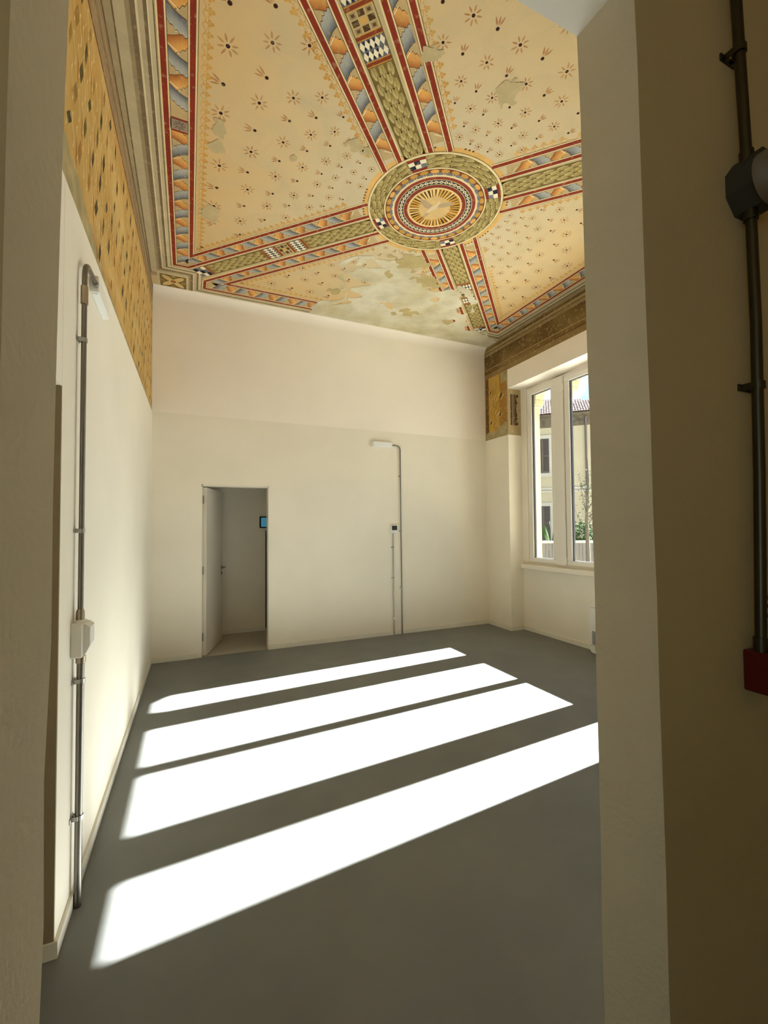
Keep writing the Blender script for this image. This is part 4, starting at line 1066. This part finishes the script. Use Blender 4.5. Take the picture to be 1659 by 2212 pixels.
b = MB(); fbox(b, -6.0, 6.0, 6.70, 6.78, -8.5, 0.38); b.build('eaves', M_friez, t)
b = MB(); fbox(b, -5.5, 5.5, 3.11, 3.20, 0.0, 0.06); fbox(b, -5.5, 5.5, 3.24, 3.34, 0.0, 0.05); b.build('string_course', M_trimp, t)
b = MB(); fbox(b, -5.5, 5.5, ZG, -0.2, 0.0, 0.06); b.build('plinth', M_trimp, t)
for s0 in (-3.6, -0.41, 3.0):
    for z0, z1 in ((4.04, 5.70), (0.83, 2.46)):
        b = MB(); W_ = 0.62
        fbox(b, s0-0.12, s0, z0-0.16, z1+0.17, 0, 0.05); fbox(b, s0+W_, s0+W_+0.11, z0-0.16, z1+0.17, 0, 0.05); fbox(b, s0, s0+W_, z1, z1+0.17, 0, 0.05); fbox(b, s0-0.15, s0+W_+0.14, z0-0.18, z0, 0, 0.08)
        fr_ = b.build('window_surround', M_trimp, t)
        for k in range(2):
            b = MB(); a0 = s0+k*0.315; a1 = a0+0.305
            for q in ((a0, a0+0.04, z0, z1), (a1-0.04, a1, z0, z1), (a0, a1, z0, z0+0.05), (a0, a1, z1-0.05, z1), (a0, a1, (z0+z1)/2-0.03, (z0+z1)/2+0.03)): fbox(b, q[0], q[1], q[2], q[3], 0.002, 0.035)
            z = z0+0.07
            while z < z1-0.07:
                b.add([fp(a0+0.04, z, 0.028), fp(a1-0.04, z, 0.028), fp(a1-0.04, z+0.05, 0.006), fp(a0+0.04, z+0.05, 0.006)], [(0, 1, 2, 3)]); z += 0.048
            b.build('shutter', M_shut, fr_)
b = MB(); b.tube([fp(1.82, 6.60, 0.30), fp(1.82, 6.45, 0.12), fp(1.82, 6.2, 0.08), fp(1.83, 4.0, 0.08), fp(1.85, ZG, 0.08)], 0.045, 12); b.build('drainpipe', M_pipe, t)
# roof of barrel tiles, rising back from the eaves to a hip line
b = MB(); slope = 0.50; pitch_ = 0.115
def hipd(s): return max(0.05, min(4.0, (6.0-s)*0.46))
b.add([fp(-6, 6.76, 0.42), fp(6, 6.76, 0.42), fp(6, 6.78, 0.36), fp(-2.7, 6.76+4.4*slope, -4.0), fp(-6, 6.76+4.4*slope, -4.0)], [(0, 1, 2, 3, 4)])
b.build('roof', M_tile, t)
b = MB(); b.smooth = True
s = -2.6
while s < 5.6:
    dmax = hipd(s); d = 0.46; r = 0
    while d > -dmax+0.3:
        d1 = d-0.34
        n = 5; vs = []
        for dd, rad, lift in ((d, 0.054, 0.03), (d1, 0.043, 0.008)):
            for k in range(n+1):
                a = PI*k/n; q = fp(s+rad*math.cos(a), 6.78+(0.42-dd)*slope+lift+rad*0.8*math.sin(a), dd); vs.append(q)
        b.add(vs, [(k, k+1, n+2+k, n+1+k) for k in range(n)]+[tuple(range(n+1))])
        d -= 0.30; r += 1
    s += pitch_
tag(b.build('roof_tiles', M_tile, t), 'weathered terracotta barrel tiles', kind='stuff')

# fence, shrub, tree
t = thing('garden_fence', (10.2, 9.75, ZG), 'grey board fence in front of the cream house outside', 'fence')
A0, A1 = Vector((8.2, 10.62, 0)), Vector((12.4, 8.78, 0)); dv = (A1-A0).normalized(); Ln = (A1-A0).length; nv2 = Vector((-dv.y, dv.x, 0))
k = 0; x = 0.0; bproto = None
while x < Ln:
    q0 = A0+dv*x; q1 = A0+dv*(x+0.085); th = nv2*0.02
    b = MB(); b.add([(q.x, q.y, z) for z in (ZG, 1.03) for q in (q0, q1, q1+th, q0+th)], [(0,1,2,3),(7,6,5,4),(0,4,5,1),(1,5,6,2),(2,6,7,3),(3,7,4,0)])
    b.build('board', M_fence, t); x += 0.10
b = MB(); th = nv2*0.05
b.add([(q.x, q.y, z) for z in (1.035, 1.10) for q in (A0-nv2*0.03, A1-nv2*0.03, A1+th, A0+th)], [(0,1,2,3),(7,6,5,4),(0,4,5,1),(1,5,6,2),(2,6,7,3),(3,7,4,0)]); b.build('rail', M_trimp, t)
def leaves(b, c, rad, n, size, rnd, flat=1.0):
    for _ in range(n):
        while True:
            v = Vector((rnd.uniform(-1, 1), rnd.uniform(-1, 1), rnd.uniform(-1, 1)))
            if v.length <= 1: break
        p_ = Vector(c)+Vector((v.x*rad[0], v.y*rad[1], v.z*rad[2])); a = Vector((rnd.gauss(0, 1), rnd.gauss(0, 1), rnd.gauss(0, 1))).normalized(); e_ = a.orthogonal().normalized()
        s_ = size*rnd.uniform(0.6, 1.3)
        b.add([p_-a*s_, p_+e_*s_*0.45, p_+a*s_, p_-e_*s_*0.45], [(0, 1, 2, 3)])
rnd = random.Random(5)
t = thing('shrub', (11.75, 10.55, ZG), 'round green shrub behind the fence outside', 'shrub')
b = MB(); leaves(b, (11.75, 10.55, 1.15), (0.62, 0.62, 0.55), 1700, 0.06, rnd); tag(b.build('foliage', M_leaf2, t), kind='stuff')
b = MB(); b.tube([(11.75, 10.55, ZG), (11.75, 10.55, 0.9)], [0.05, 0.03], 8); b.build('stem', M_bark, t)
t = thing('tree', (9.95, 8.72, ZG), 'thin leafy tree in front of the fence outside the window', 'tree')
b = MB(); base = Vector((9.95, 8.72, ZG))
b.tube([base, base+Vector((0.01, 0, 1.2)), base+Vector((0.02, 0.03, 2.6)), base+Vector((0.08, 0.0, 3.7)), base+Vector((0.06, 0.0, 4.3))], [0.085, 0.06, 0.045, 0.03, 0.01], 10); b.build('trunk', M_bark, t)
br = MB(); lf = MB()
for (z, dx_, dy_, dz_) in ((2.3, -0.33, 0.25, 0.75), (2.5, 0.4, -0.3, 0.7), (2.6, -0.15, 0.10, 1.0), (2.9, 0.42, -0.2, 0.8), (3.2, -0.12, 0.2, 0.7), (3.1, 0.3, 0.2, 0.9), (2.2, 0.5, -0.1, 0.4), (2.7, 0.25, -0.35, 0.3), (2.1, -0.28, 0.2, 0.35), (3.4, 0.35, -0.3, 0.6)):
    p0 = base+Vector((0.03, 0, z)); p1 = p0+Vector((dx_, dy_, dz_)); mid = (p0+p1)/2+Vector((0, 0, -0.05))
    br.tube([p0, mid, p1], [0.014, 0.010, 0.004], 6)
    for q in range(7):
        pq = p0.lerp(p1, 0.25+0.12*q); leaves(lf, tuple(pq), (0.11, 0.11, 0.11), 10 if dx_ < 0 else 22, 0.032, rnd)
leaves(lf, tuple(base+Vector((0.0, 0.05, 0.75))), (0.22, 0.18, 0.55), 260, 0.04, rnd)
br.build('branches', M_bark, t); tag(lf.build('foliage', M_leaf, t), kind='stuff')
t = thing('agave_plant', (10.1, 10.2, ZG), 'broad curved green leaves before the lower shuttered window outside', 'plant')
for k in range(6):
    a = -0.9+k*0.42; b = MB(); vs = []; n = 8
    for i in range(n+1):
        q = i/n; px_ = 10.10+math.sin(a)*0.46*q; py_ = 10.20-math.sin(a)*0.40*q; pz = 0.75+2.0*q-1.05*q*q*(1+abs(a)*0.5); wd = 0.10*math.sin(PI*min(1, q*0.85+0.15))
        vs += [(px_-0.02, py_-wd*0.3, pz-wd), (px_+0.02, py_+wd*0.3, pz+wd)]
    b.smooth = True; b.add(vs, [(2*i, 2*i+1, 2*i+3, 2*i+2) for i in range(n)]); b.build('leaf', M_leaf2, t)
b = MB(); b.tube([(10.10, 10.20, ZG), (10.10, 10.20, 0.8)], 0.09, 8); b.build('stem', M_bark, t)
